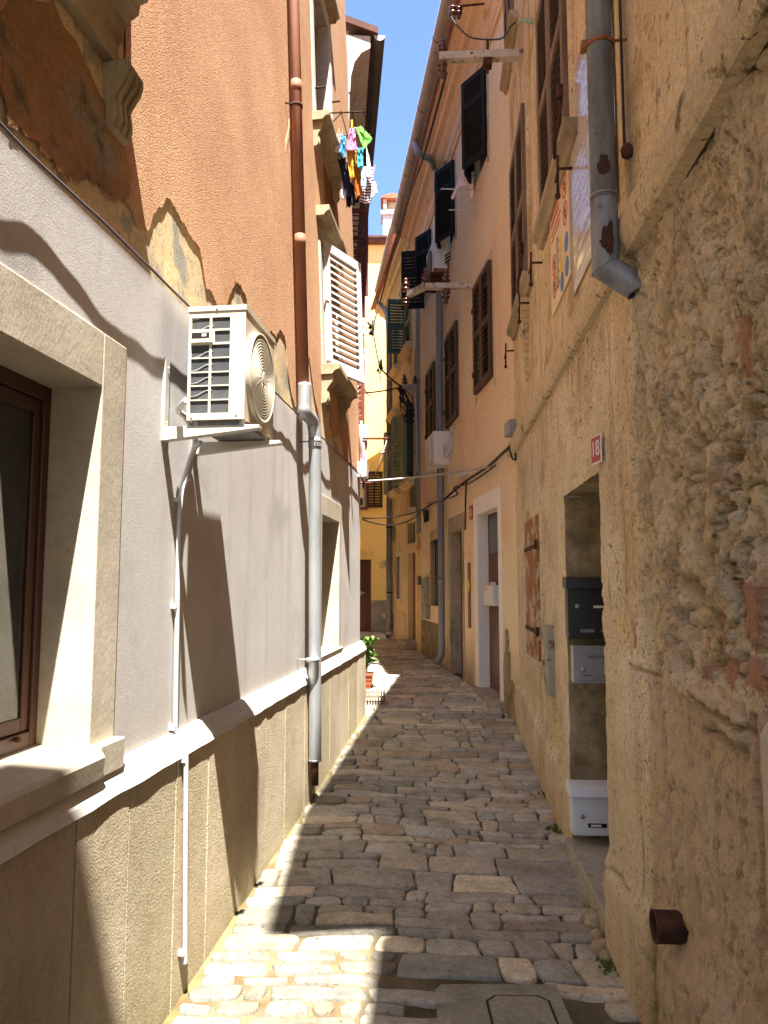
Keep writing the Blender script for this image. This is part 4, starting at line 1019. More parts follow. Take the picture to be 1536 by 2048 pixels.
m = MB(); sx1 = Y.at(765, 980)[0]; louvre_leaf(m, sx1-yw[1]-.02, yw[3]-yw[2]+.04, .06, .04, 13, (0,), -.06, yw[1]+.02, yw[2]-.02, .016, True); m.build('shutter', m_black_brown, w)
m = surround(MB(), ys, .05, .05, .05, .03, -.012, .08); w = m.build('window', m_white_wall, YH, label='tiny upper window in a white frame'); m = MB(); m.box(ys[0], ys[1], .07, .09, ys[2], ys[3]); m.build('pane', m_glass, w)
m = MB(); m.box(-4, 5, -.22, 3, 10.84, 10.93); m.hexa([(-4, -.26, 10.932), (5, -.26, 10.932), (5, 4, 12), (-4, 4, 12), (-4, -.26, 10.99), (5, -.26, 10.99), (5, 4, 12.1), (-4, 4, 12.1)]); m.build('roof', m_tile_dk, YH)
# beige plaster chip beside the pipe
a = Y.at(766, 1130); m = MB(); m.prism(blotch(a[0]-.12, a[0]+.2, a[1]-.12, a[1]+.12, 6), 'y', -.004, -.002); a = Y.at(768, 1231); m.prism(blotch(a[0]-.06, a[0]+.06, a[1]-.08, a[1]+.08, 3), 'y', -.026, -.021); m.build('plaster_patch', m_beige, YH)
# chimney on its roof
c0 = D(784, 480, 20.6); mw = .4
CH = thing('chimney', 'white rendered chimney with a tiled cap rising above the gutters', 'chimney', Matrix.Translation((c0.x, 20.6, 10.9)))
zt_ = D(784, 398, 20.6).z-10.9
m = MB(); m.box(-.26, .26, -.26, .26, 0, zt_-.62); m.box(-.32, .32, -.32, .32, zt_-.62, zt_-.5); m.box(-.2, .2, -.2, .2, zt_-.5, zt_-.40); m.build('stack', m_white_wall, CH, bevel=.01)
m = MB()
for sx in (-1, 1):
    for sy in (-1, 1): m.box(sx*.2-.05, sx*.2+.05, sy*.2-.05, sy*.2+.05, zt_-.40, zt_-.14)
m.box(-.12, .12, -.12, .12, zt_-.4, zt_-.16); m.build('flue', m_beige, CH)
m = MB(); m.prism([(-.32, zt_-.14), (.32, zt_-.14), (.32, zt_-.08), (0, zt_+.02), (-.32, zt_-.08)], 'y', -.32, .32); m.build('cap', m_tile, CH, bevel=.01)
# ================================================================== ROSE HOUSE (left, beyond)
NH = thing('rose_house', 'rose plastered house with a white eave cove beyond the orange house', 'house', N.M.copy())
m = MB(); m.wall(-.0, 11.4, -.3, 8.0, []); m.quad((0, 0, -.3), (0, .5, -.3), (0, .5, 8.0), (0, 0, 8.0)); m.build('wall', m_rose, NH)
cove = [(.02, 7.25), (-.02, 7.25), (-.03, 7.45), (-.07, 7.62), (-.15, 7.74), (-.25, 7.80), (-.255, 7.95), (.02, 7.95)]
m = MB(); m.prism(cove, 'x', -.0, 11.4); m.build('eave_cove', m_white_wall, NH)
m = MB(); m.hexa([(-.05, -.34, 7.952), (11.4, -.34, 7.952), (11.4, 4, 9.4), (-.05, 4, 9.4), (-.05, -.34, 8.03), (11.4, -.34, 8.03), (11.4, 4, 9.5), (-.05, 4, 9.5)]); m.build('roof', m_tile_dk, NH)
m = MB(); m.box(-.03, .06, -.012, .0, .9, 7.2); m.build('corner_strip', m_white, NH)
def shut_out(x, z0, z1, w_, mat, par, ang=-90, n=20):
    m = MB(); louvre_leaf(m, w_, z1-z0, .05, .035, n, (0, .5), 0, 0, 0, .016); o = m.build('shutter', mat, par)
    o.matrix_local = Matrix.Translation((x, -.01, z0)) @ Matrix.Rotation(rad(ang), 4, 'Z')
for (px, pt, pb, xl, mat, lab) in ((718, 416, 590, 1.9, m_red_sh, 'upper window with a red brown shutter standing open'), (720, 722, 898, 2.9, m_red_sh, 'lower window with a red brown shutter standing open'), (724, 697, 748, 4.6, m_white, 'window with a narrow white louvred shutter')):
    zb, zt2 = N.atx(px, pb, xl)[1], N.atx(px, pt, xl)[1]
    xo = -N.atx(735 if pt < 600 else (728 if mat is m_red_sh else 735), pb, xl)[0]
    m = surround(MB(), (xl, xl+.8, zb, zt2), .08, .08, .08, .08, -.01, .02); w = m.build('window', m_white_wall, NH, label=lab)
    m = MB(); m.box(xl, xl+.8, -.005, .015, zb, zt2); m.build('pane', m_glass, w)
    shut_out(xl, zb, zt2, max(.2, xo), mat, w, -88, 16 if zt2-zb > 1 else 12)
    shut_out(xl+.8, zb, zt2, max(.2, xo), mat, w, -80, 16 if zt2-zb > 1 else 12)
m_zinc_grey = PM('grey_painted_pipe', [S(116, 120, 128), S(134, 137, 144)], 5, .5, [('n', 40, .06, .002)], metal=.2, stretch=(1, 1, .2))
m_rust2 = PM('orange_rust', [S(92, 54, 34), S(140, 86, 50), S(168, 108, 64)], 16, .85, [('n', 80, .4, .003)])
m_zinc_rust = PM('rust_stained_zinc', [S(96, 98, 102), S(124, 126, 130), S(146, 147, 150)], 6, .55, [('n', 60, .12, .002)], metal=.3, stretch=(2, 2, .5), spots=[(S(104, 92, 78), 30, .62, .70)])
m_zinc_rusty = PM('rusty_grey_metal', [S(142, 138, 122), S(160, 156, 138)], 7, .7, [('n', 60, .2, .003)], patch=[(S(96, 62, 40), 9, .56, .62)])
m_faint = PM('faint_print', [S(150, 146, 150)], 5, .5)
m_sheet = PM('banner_plastic', [S(214, 208, 206), S(222, 216, 214)], 3, .12, [('n', 5, .25, .02)], spec=.8)
m_cream_sign = PM('sign_cream', [S(224, 204, 168)], 5, .4)
m_grate = PM('grating_wood', [S(92, 82, 70), S(112, 100, 86)], 8, .8, stretch=(3, .3, 1))
# ================================================================== THINGS ON THE LEFT WALL
# ---- air conditioner
xa = 2.9
oi = -L.atx(373, 839, xa)[0]; oo = -L.atx(488, 839, xa)[0]; zb = L.atx(430, 839, xa)[1]; ztp = L.atx(430, 621, xa)[1]
xb = L.at(546, 876, oo)[0]; W_, Dp, Hh = xb-xa, oo-oi, ztp-zb
AC = thing('air_conditioner', 'large cream outdoor air conditioner unit on wall brackets above grey render', 'air conditioner', on(L, xa, -oi, zb))
cells = []; fx = lambda v: (v-280)/442*Dp; fz = lambda v: Hh*(1-(v-262)/845)
for r, (a, b) in enumerate(((315, 405), (420, 510), (527, 625), (635, 735), (745, 840), (850, 950), (960, 1056))):
    if r != 1: cells.append((fx(303), fx(443), fz(b), fz(a), .006))
    cells.append((fx(461) if r != 1 else fx(482), fx(602), fz(b), fz(a), .006))
m = MB(); m.wall(.0, Dp, 0, Hh, cells)
for v in m.bm.verts: x, y, z = v.co; v.co = (y, -x, z)
side = m
side.quad((0, -Dp, Hh), (W_, -Dp, Hh), (W_, 0, Hh), (0, 0, Hh)); side.quad((W_, -Dp, 0), (W_, 0, 0), (W_, 0, Hh), (W_, -Dp, Hh))
side.quad((0, -Dp, 0), (W_, -Dp, 0), (W_, 0, 0), (0, 0, 0))
side.box(-.004, W_+.004, -Dp-.004, .004, Hh-.002, Hh+.018)
for (p, z) in ((.5*Dp, Hh+.008),): side.lathe([(.005, -.006), (.004, -.008)], (0, -p, z), 8, 'x')
for (v, q) in ((318, 1083), (660, 1073)): side.lathe([(.005, .0), (.004, -.003)], (0, -fx(v), fz(q)), 8, 'x')
cfx = L.at(517, 758, oo)[0]-xa; cfz = L.at(517, 758, oo)[1]-zb; FR = min(.178, W_*.42)
# front sheet with a round hole for the fan
n = 40; ring = [(cfx+FR*.97*math.cos(2*math.pi*k/n), cfz+FR*.97*math.sin(2*math.pi*k/n)) for k in range(n)]
def edge_pt(a):
    c, s_ = math.cos(a), math.sin(a)
    t = min([(W_-cfx)/c if c > 1e-6 else 9, -cfx/c if c < -1e-6 else 9, (Hh-cfz)/s_ if s_ > 1e-6 else 9, -cfz/s_ if s_ < -1e-6 else 9])
    return (cfx+c*t, cfz+s_*t)
ang = sorted([2*math.pi*k/n for k in range(n)]+[math.atan2(zz-cfz, xx-cfx) % (2*math.pi) for xx in (0, W_) for zz in (0, Hh)])
for a, b in zip(ang, ang[1:]+[ang[0]+2*math.pi]):
    ea, eb = edge_pt(a), edge_pt(b)
    side.quad((cfx+FR*.97*math.cos(a), -Dp, cfz+FR*.97*math.sin(a)), (cfx+FR*.97*math.cos(b), -Dp, cfz+FR*.97*math.sin(b)), (eb[0], -Dp, eb[1]), (ea[0], -Dp, ea[1]))
side.build('casing', m_ac, AC)
m = MB(); m.box(.006, .012, -fx(598), -fx(300), fz(1060), fz(310)); m.build('side_coil', m_fin, AC)
m = MB()
for k in range(7): z = fz(930-100*k); m.tube([(.004, -fx(300), z), (.005, -fx(355), z+.006), (.005, -fx(420), z+.024), (.005, -fx(470), z+.026)], .003, 5)
m.build('coil_pipe', m_zinc_old, AC)
m = MB(); m.box(-.010, .002, -fx(472), -fx(304), fz(520), fz(420)); m.build('handle_plate', m_ac, AC, bevel=.004)
m = MB(); m.box(-.0115, -.0102, -fx(448), -fx(312), fz(478), fz(438)); m.build('label_strip', m_dark, AC)
m = MB()
for k in range(5): m.box(-.0125, -.0116, -fx(395)-.004*k, -fx(395)-.004*k+.002, fz(470), fz(446))
m.build('label_bars', m_swhite, AC)
m = MB(); m.lathe([(FR*.96, -Dp+.03), (FR*.96, -Dp-.004), (FR*.985, -Dp-.020), (FR*1.03, -Dp-.022), (FR*1.05, -Dp-.012), (FR*1.06, -Dp+.002)], (cfx, 0, cfz), 48, 'y')
for f in [f for f in m.bm.faces if len(f.verts) > 4]: m.bm.faces.remove(f)
g = m.build('fan_ring', m_ac, AC, normals=True)
m = MB()
for k in range(1, 13):
    r = FR*(.17+.066*k); m.tube([(cfx+r*math.cos(a), -Dp-.016-.006*(1-(r/FR)**2), cfz+r*math.sin(a)) for a in [2*math.pi*q/36 for q in range(37)]], .0026, 5, False)
for k in range(20):
    a = 2*math.pi*k/20; b = a+.35
    m.tube([(cfx+FR*.13*math.cos(a), -Dp-.022, cfz+FR*.13*math.sin(a)), (cfx+FR*.6*math.cos((a+b)/2), -Dp-.018, cfz+FR*.6*math.sin((a+b)/2)), (cfx+FR*.97*math.cos(b), -Dp-.014, cfz+FR*.97*math.sin(b))], .003, 5)
m.lathe([(FR*.18, -Dp-.012), (FR*.18, -Dp-.022), (FR*.14, -Dp-.027)], (cfx, 0, cfz), 20, 'y'); m.build('fan_grille', m_ac, AC)
m = MB()
for k in range(3):
    a0 = k*2*math.pi/3
    for q in range(6):
        a, b = a0+q*.27, a0+(q+1)*.27
        m.quad((cfx+FR*.15*math.cos(a), -Dp+.03, cfz+FR*.15*math.sin(a)), (cfx+FR*.9*math.cos(a), -Dp+.012+.007*q, cfz+FR*.9*math.sin(a)), (cfx+FR*.9*math.cos(b), -Dp+.012+.007*(q+1), cfz+FR*.9*math.sin(b)), (cfx+FR*.15*math.cos(b), -Dp+.03, cfz+FR*.15*math.sin(b)))
m.build('fan_blades', m_fin, AC)
m = MB(); m.box(.03, W_-.02, -Dp+.07, -.03, .01, Hh-.02); m.build('inner_body', m_fin, AC)
lx, lz = L.at(541, 730, oo)[0]-xa, L.at(541, 728, oo)[1]-zb
m = MB()
for (dx, dz) in ((0, .011), (-.0095, -.0055), (.0095, -.0055)):
    pts = [(0, .011), (.0065, 0), (0, -.011), (-.0065, 0)]
    th_ = math.atan2(dz, dx)-math.pi/2; c, s_ = math.cos(th_), math.sin(th_)
    m.prism([(lx+dx+p[0]*c-p[1]*s_, lz+dz+p[0]*s_+p[1]*c) for p in pts], 'y', -Dp-.002, -Dp)
m.build('emblem', m_sred, AC)
m = MB(); m.box(lx-.02, lx+.02, -Dp-.0015, -Dp, lz-.04, lz-.034); m.box(lx-.02, lx+.014, -Dp-.0015, -Dp, lz-.05, lz-.046); m.build('lettering', m_sink, AC)
m = MB(); m.box(.03, W_-.02, -Dp+.01, -.01, -.016, -.0005); m.build('base_pan', m_zinc_old, AC)
for k, xx in enumerate((.012, W_-.09)):
    m = MB(); w2 = .042
    m.box(xx, xx+w2, oi-.012, oi, -.075, .26)
    m.hexa([(xx, -Dp-.055, -.035), (xx+w2, -Dp-.055, -.035), (xx+w2, oi-.012, -.075), (xx, oi-.012, -.075), (xx, -Dp-.055, -.02), (xx+w2, -Dp-.055, -.02), (xx+w2, oi-.012, -.02), (xx, oi-.012, -.02)])
    for zz in (-.05, .0, .22): m.lathe([(.007, -.003), (.006, -.007)], (xx+w2/2, oi-.012, zz), 8, 'y')
    for yy in (-Dp+.02, -.03): m.lathe([(.012, -.02), (.010, 0)], (xx+w2/2, yy, 0), 8)
    m.build('wall_bracket', m_bracket, AC, bevel=.003)
# hose end and corrugated conduit
def lp(px, py, out=.02): a = L.at(px, py, out); return (a[0], -out, a[1])
def corrug(name, label, F, pts, r, mat, clips=(), group=None):
    P3 = smoothpts(pts, 10); o0 = Vector(P3[0]); full = []; rr = []
    for a, b in zip(P3, P3[1:]):
        n = max(1, int((b-a).length/.0045))
        for k in range(n): full.append(a.lerp(b, k/n)-o0)
    rr = [r if (i // 1) % 2 else r*.82 for i in range(len(full))]
    t = thing(name, label, 'conduit', F.M @ Matrix.Translation(o0), group)
    m = MB(); m.tube(full, rr, 8); m.build('hose', mat, t)
    for (c) in clips:
        q = Vector(c)-o0; m = MB(); m.box(q.x-.016, q.x+.012, q.y-.004, q.y+.022, q.z-.010, q.z+.010); m.build('clip', m_pvc, t, bevel=.003)
    return t
corrug('corrugated_conduit', 'white corrugated conduit running from the air conditioner down to the paving', L,
       [lp(402, 884, .10), lp(388, 900, .06), lp(374, 940, .025), lp(363, 985, .02), lp(358, 1060, .018), lp(355, 1200, .018), lp(351, 1440, .018), lp(354, 1470, .024), lp(370, 1500, .068), lp(372, 1530, .076), lp(371, 1700, .078), lp(370, 1930, .078)],
       .0115, m_pvc, [lp(359, 1000, .02), lp(353, 1213, .018), lp(350, 1455, .02), lp(372, 1520, .076), lp(369, 1905, .078)])
wire('insulated_hose', 'short white insulated hose looping from the air conditioner into the render', [L.w(*lp(372, 800, .16)), L.w(*lp(357, 822, .06)), L.w(*lp(372, 836, .05)), L.w(*lp(390, 880, .03)), L.w(*lp(378, 940, .02)), L.w(*lp(376, 960, .02))], .012, m_pvc, cat='hose')
# dark service cable along the top of the render, on stand-off hooks
pts = []
for i in range(240):
    x = -1.5+9.45*i/239
    pts.append(L.w(x, -.036-.010*fnoise(x*2.1, .5)-.004*fnoise(x*7, 1.5), LINE-.028+.004*fnoise(x*1.3, 6)))
wire('service_cable', 'dark cable running along the top of the grey render', pts, .0055, m_cable_gr, smooth=False)
# downpipe of the orange house
DP = thing('downpipe', 'downpipe of orange house, brown above and bare zinc below', 'downpipe', L.M @ Matrix.Translation((0, 0, 0)))
u = lambda px, py, o: L.I @ U.M @ Vector((U.at(px, py, o)[0], -o, U.at(px, py, o)[1]))
b0 = u(608, 782, .075); xx = b0.x
def lean(z): return .036*max(0, z-LINE)
m = MB(); m.tube([(xx, -.075+lean(b0.z-.0), b0.z-.02), (xx, -.075+lean(9.5), 9.5)], .038, 14)
for zz in (3.95, 5.1, 6.35): m.tube([(xx, -.075+lean(zz), zz), (xx, -.075+lean(zz+.09), zz+.09)], .0388, 14)
m.build('upper_pipe', m_brown_pipe, DP)
e = lp(630, 862, .11); f_ = lp(630, 1522, .11)
m = MB(); q0 = Vector((xx, -.075, b0.z))
m.tube(smoothpts([q0+Vector((0, 0, .05)), q0-Vector((0, 0, .10)), q0-Vector((-.01, .005, .15)), Vector(e)+Vector((-.03, .01, .06)), Vector(e)-Vector((0, 0, .03)), Vector(e)-Vector((0, 0, .12))], 6), .047, 14); m.build('elbow', m_zinc, DP)
m = MB(); m.tube([Vector(e)-Vector((0, 0, .05)), Vector(f_)], .044, 16, False)
m.tube([Vector(e)-Vector((0, 0, .05)), Vector(e)-Vector((0, 0, .12))], .0465, 16); m.tube([Vector(f_)+Vector((0, 0, .001)), Vector(f_)+Vector((0, 0, .012))], .0455, 16); m.build('lower_pipe', m_zinc, DP)
m = MB(); m.tube([Vector(f_)+Vector((0, .0, .1)), Vector(f_)-Vector((0, 0, .16))], .026, 10, True); m.build('drain_stub', m_rust, DP)
for (zz, r) in ((L.at(629, 882, .11)[1], .047), (L.at(629, 1318, .11)[1], .047)):
    m = MB(); m.tube([Vector((e[0], e[1], zz-.012)), Vector((e[0], e[1], zz+.012))], r, 16); m.tube([Vector((e[0], e[1]+.03, zz)), Vector((e[0], .0, zz))], .006, 6); m.build('pipe_clip', m_zinc, DP)
m = MB(); zz = 5.0; m.tube([(xx, -.075+lean(zz), zz-.01), (xx, -.075+lean(zz), zz+.01)], .044, 14); m.tube([(xx-.02, -.05+lean(zz), zz), (xx-.05, lean(zz), zz)], .006, 6); m.build('pipe_clip', m_rust, DP)
# junction box at the corner
def jbox(name, label, F, px0, py0, px1, py1, dep, mat, cat='junction box', y0=0.0, group=None, extra=None):
    x0, z0 = F.at(px0, py1, -y0); x1, z1 = F.at(px1, py0, -y0)
    x0, x1 = min(x0, x1), max(x0, x1); z0, z1 = min(z0, z1), max(z0, z1)
    t = thing(name, label, cat, on(F, (x0+x1)/2, y0, z0), group); w2 = (x1-x0)/2
    m = MB(); m.box(-w2, w2, -dep, 0, 0, z1-z0); m.build('case', mat, t, bevel=.006)
    m = MB(); m.box(-w2*.9, w2*.9, -dep-.004, -dep, .04*(z1-z0), .96*(z1-z0)); m.build('cover', mat, t, bevel=.003)
    return t, w2, z1-z0
jx = XE-.22
t = thing('junction_box', 'white junction box at the corner of the orange house above the pale cable', 'junction box', on(L, jx, 0, L.at(710, 935, .08)[1]))
m = MB(); m.box(0, .16, -.09, 0, 0, .17); m.build('case', m_pvc, t, bevel=.008)
m = MB(); m.box(.005, .155, -.097, -.09, .01, .16); m.build('cover', m_pvc, t, bevel=.003)
m = MB(); m.tube(smoothpts([(.05, -.04, 0), (.04, -.06, -.05), (.08, -.05, -.09), (.12, -.06, -.04), (.1, -.05, -.11)], 6), .008, 6); m.build('lead', m_cable, t)
m = MB(); m.tube([(.09, -.03, .17), (.09, -.03, .62)], .011, 6); m.build('riser', m_pvc, t)
# ================================================================== LAUNDRY
YL = 6.35
def cloth(name, label, px4, Yd, mats, fold=.018, nf=3, group='clothes drying on the rack', hem=.1, cat='laundry', seed=0, dY=.0):
    """hanging cloth: four picture corners (TL, TR, BR, BL) at street depth Yd"""
    c = [D(px, py, Yd+dY*(1 if i in (1, 2) else 0)) for i, (px, py) in enumerate(px4)]
    o0 = (c[0]+c[1])/2; m = MB(); n = 16; k = 18; g = []
    for i in range(n+1):
        row = []
        for j in range(k+1):
            u_, v_ = i/n, j/k
            p = c[0].lerp(c[1], u_).lerp(c[3].lerp(c[2], u_), v_)
            p = p + Vector((.006*fnoise(u_*3+seed, v_*4, 1)*v_, fold*(.3+.7*v_)*math.sin(u_*math.pi*2*nf+seed+1.4*fnoise(v_*2, seed))+.010*fnoise(u_*4+seed, v_*5, 5), -hem*.12*fnoise(u_*5+seed, 2)*v_ - .01*math.sin(u_*math.pi)*(1-v_)))
            row.append(m.bm.verts.new(p-o0))
        g.append(row)
    for a, b in zip(g, g[1:]):
        for j in range(k): f = m.bm.faces.new((a[j], b[j], b[j+1], a[j+1])); f.smooth = True
    o = m.build(name, mats, None, solid=.003, normals=False); o.location = o0
    return tag(o, label, cat, group)
c_green = cloth_mat('green_cotton', (106, 190, 84), (124, 204, 98)); c_pink = cloth_mat('pink_cotton', (214, 120, 176), (232, 150, 198))
c_blue = cloth_mat('blue_cotton', (40, 120, 180), (74, 160, 214), patch=[(S(214, 222, 230), 3, .56, .6)])
c_navy = cloth_mat('navy_cotton', (22, 28, 46), (36, 44, 66)); c_black = cloth_mat('black_cotton', (26, 26, 28), (38, 38, 40))
c_yel = cloth_mat('mustard_cotton', (196, 140, 34), (220, 166, 52)); c_org = cloth_mat('rust_orange_cotton', (164, 86, 24), (190, 108, 34))
c_teal = cloth_mat('turquoise_cotton', (52, 156, 186), (92, 188, 208)); c_white = cloth_mat('white_cotton', (218, 214, 220), (232, 228, 232), patch=[(S(120, 106, 130), 4, .6, .64)])
c_str = PM('purple_striped_jersey', [S(74, 40, 66), S(222, 210, 216)], 1, .9, obj='Generated', wave=('Z', 4.2, .0)); c_lst = PM('fine_striped_jersey', [S(196, 160, 176), S(232, 228, 230)], 1, .9, obj='Generated', wave=('X', 2.2, .2))
c_skb = cloth_mat('pale_blue_cotton', (150, 182, 206), (206, 222, 232), patch=[(S(60, 76, 110), 4, .58, .62)])
LZ = lambda x, y: (640+x/10.78, 240+y/10.78)
def lc(name, label, pts, mat, dy=0.0, **k): return cloth(name, label, [LZ(*p) for p in pts], YL+dy, mat, **k)
lc('cloth', 'bright green cloth spread at the top of the laundry', [(760, 150), (880, 120), (1140, 420), (935, 650)], c_green, .0, nf=.6, fold=.006, seed=1)
lc('cloth', 'pink cloth hanging in front of the green one', [(640, 170), (750, 150), (790, 655), (555, 670)], c_pink, -.06, nf=1.2, fold=.011, seed=2)
lc('shirt', 'blue and white garment at the wall end of the laundry', [(480, 310), (560, 340), (560, 840), (410, 680)], c_blue, -.03, nf=1.2, fold=.011, seed=3)
lc('shirt', 'white and lilac garment nearest the house wall', [(370, 290), (450, 310), (440, 700), (315, 690)], c_white, .02, nf=1.2, fold=.011, seed=4)
lc('trousers', 'mustard yellow garment below the pink cloth', [(570, 640), (700, 640), (740, 1270), (640, 1260)], c_yel, -.02, nf=1.2, fold=.011, seed=5)
lc('towel', 'yellow strip of cloth between pink and turquoise', [(715, 640), (790, 640), (805, 960), (760, 960)], c_yel, -.01, nf=1, seed=15)
lc('towel', 'turquoise towel hanging below the green cloth', [(795, 580), (930, 590), (930, 1020), (810, 1030)], c_teal, -.02, nf=1.2, fold=.011, seed=6)
lc('trousers', 'long navy trousers hanging on the left side', [(400, 880), (600, 900), (700, 1650), (555, 1690)], c_navy, .05, nf=1.2, fold=.011, seed=7)
lc('trousers', 'rust orange trousers hanging in the middle', [(690, 1000), (850, 1000), (900, 1600), (770, 1720)], c_org, .04, nf=1.2, fold=.011, seed=8)
lc('shirt', 'black garment lowest in the bundle', [(560, 1300), (860, 1400), (830, 1780), (565, 1900)], c_black, .10, nf=3, seed=9)
lc('jersey', 'purple and white striped jersey on the street side', [(960, 1000), (1190, 980), (1090, 1810), (850, 1770)], c_str, .06, nf=1.2, fold=.011, seed=10)
lc('shirt', 'white garment hanging above the striped jersey', [(1000, 570), (1060, 780), (1140, 1270), (1010, 1250)], c_white, .0, nf=1.5, seed=11)
lc('shirt', 'pale blue and white garment left of the striped jersey', [(900, 980), (985, 1000), (1000, 1460), (880, 1420)], c_skb, -.02, nf=1.2, fold=.011, seed=12)
lc('shirt', 'fine striped sleeve hanging at the outer edge', [(1130, 1300), (1200, 1330), (1240, 1560), (1090, 1700)], c_lst, .02, nf=1.2, fold=.011, seed=13)
lc('shirt', 'fine striped shirt tail beside the wall', [(460, 1300), (540, 1330), (540, 1720), (430, 1680)], c_lst, .08, nf=1.2, fold=.011, seed=14)
lc('sock', 'brown grey garment under the blue one', [(380, 720), (560, 830), (560, 980), (390, 960)], c_black, .03, nf=1.2, fold=.011, seed=16)
rk = thing('drying_rack', 'rusty drying rack carrying the laundry below the upper window', 'drying rack', U.M @ Matrix.Translation((6.5, 0, U.at(668, 258, .1)[1])))
m = MB()
for xx in (-.22, .12): m.tube([(xx, .0, .03), (xx, -.42, .0)], .007, 6); m.tube([(xx, .02, -.2), (xx, -.2, .01)], .006, 6)
for k in range(4): m.tube([(-.24, -.10-.10*k, .02), (.14, -.10-.10*k, .02)], .004, 6)
m.build('rails', m_rust, rk)
for px, py, mt in ((704, 247, m_syel), (678, 264, m_orange), (684, 262, m_orange)):
    q = rk.matrix_world.inverted() @ D(px, py, YL-.02); m = MB(); m.box(q.x-.008, q.x+.008, q.y-.008, q.y+.008, q.z-.045, q.z+.03); m.build('clothes_peg', mt, rk)
# ================================================================== THINGS ON THE RIGHT
# gutter and its pipes
g0 = D(755, 588, 16.9)
gp = [P.w(6.6, -.5, 8.5), P.w(2.9, -.5, 8.5), P.w(0, -.5, 8.52)]
og = O.I @ gp[-1]
gp.append(O.w(O.at(790, 448, .45)[0], -.45, O.at(790, 448, .45)[1])); gp.append(O.w(O.at(756, 583, .38)[0], -.38, O.at(756, 583, .38)[1]))
GT = thing('gutter', 'long pale eaves gutter along the peach and ochre houses', 'gutter', Matrix.Translation(gp[0]))
def halfgutter(m, pts, r, seg=9):
    rows = []
    for i, p in enumerate(pts):
        t = (pts[min(i+1, len(pts)-1)]-pts[max(0, i-1)]).normalized(); s_ = t.cross(Vector((0, 0, 1))).normalized()
        rows.append([m.bm.verts.new(p+s_*r*math.cos(a)+Vector((0, 0, 1))*r*math.sin(a)) for a in [math.pi+math.pi*k/seg for k in range(seg+1)]])
    for a, b in zip(rows, rows[1:]):
        for k in range(seg): f = m.bm.faces.new((a[k], a[k+1], b[k+1], b[k])); f.smooth = True
    for rw in (rows[0], rows[-1]): m.bm.faces.new(rw)
gl = [p-gp[0]+Vector((0, 0, .02)) for p in gp]
dense = []
for a, b in zip(gl, gl[1:]):
    for k in range(8): dense.append(a.lerp(b, k/8))
dense.append(gl[-1])
m = MB(); halfgutter(m, dense, .088); m.build('channel', m_gutter, GT, normals=False, solid=.004)
m = MB()
for i in range(3, len(dense)-1, 3):
    t = (dense[i+1]-dense[i-1]).normalized(); halfgutter(m, [dense[i]-t*.012, dense[i]+t*.012], .092)
m.build('seam', m_gutter_dark, GT, normals=False)
def pipe_thing(name, label, pts, r, mat, seams=(), clips=None, hopper=None, foot=True, cat='downpipe'):
    pts = [Vector(p) for p in pts]; o0 = pts[-1]; loc = [p-o0 for p in pts]
    t = thing(name, label, cat, Matrix.Translation(o0)); m = MB(); m.tube(smoothpts(loc[:-1], 6)+[loc[-1]], r, 14, False); m.build('pipe', mat, t)
    if seams:
        for z in seams:
            m = MB(); a = loc[-2]; b = loc[-1]; k = (a.z-z)/(a.z-b.z) if a.z != b.z else 0; c = a.lerp(b, k); m.tube([c-Vector((0, 0, .05)), c+Vector((0, 0, .05))], r*1.07, 14); m.build('collar', mat, t)
    return t, loc
def pw_(px, py, out): a = P.at(px, py, out); return P.w(a[0], -out, a[1])
def ow_(px, py, out): a = O.at(px, py, out); return O.w(a[0], -out, a[1])
def rw_(px, py, out): a = R.at(px, py, out); return R.w(a[0], -out, a[1])
bx = P.at(884, 1325, .09)[0]
t, loc = pipe_thing('downpipe', 'tall grey downpipe with a swan neck on the peach house', [pw_(831, 276, .5), pw_(834, 300, .5), pw_(846, 312, .40), pw_(860, 318, .28), pw_(867, 335, .16), P.w(bx, -.09, P.at(872, 375, .09)[1]), P.w(bx, -.09, 6.0), P.w(bx, -.09, .36+.22)], .052, m_zinc_grey, (1.1, 3.0, 5.0))
m = MB(); hp = P.w(bx, -.09, P.at(872, 382, .09)[1])-(t.location); hp = hp if False else (t.matrix_world.inverted() @ P.w(bx, -.09, P.at(872, 382, .09)[1]))
m.lathe([(.05, -.16), (.075, -.13), (.075, .06), (.055, .10)], hp, 14); m.build('hopper', m_zinc_grey, t)
q = t.matrix_world.inverted() @ pw_(892, 326, .06); m = MB(); m.tube(smoothpts([q, q+(hp-q)*.35+Vector((0, 0, .05)), hp+Vector((0, 0, .12)), hp], 5), .045, 12); m.build('overflow_branch', m_zinc_grey, t)
m = MB(); m.tube([(0, 0, .06), (-.02, 0, -.04), (-.10, -.03, -.13)], .053, 14, False); m.build('shoe', m_zinc_grey, t)
for zz in (.8, 1.9, 3.6, 5.2): m = MB(); m.tube([(0, 0, zz-.012), (0, 0, zz+.012)], .057, 14); m.build('pipe_clip', m_zinc_old, t)
ex = O.at(779, 1255, .10)[0]
t, loc = pipe_thing('downpipe', 'grey downpipe in the corner where ochre and yellow houses meet', [ow_(756, 590, .38), ow_(757, 602, .36), ow_(768, 614, .22), O.w(ex+.02, -.12, O.at(781, 632, .12)[1]), O.w(ex, -.10, 6.9), O.w(ex, -.10, .55)], .075, m_zinc_old, (1.2, 3.3, 5.4))
m = MB(); m.tube([(0, 0, .05), (0, -.02, -.04), (-.03, -.12, -.10)], .07, 12, False); m.build('shoe', m_pvc, t)
for zz in (.9, 2.4, 4.6): m = MB(); m.tube([(0, 0, zz-.015), (0, 0, zz+.015)], .08, 12); m.build('pipe_clip', m_rust, t)
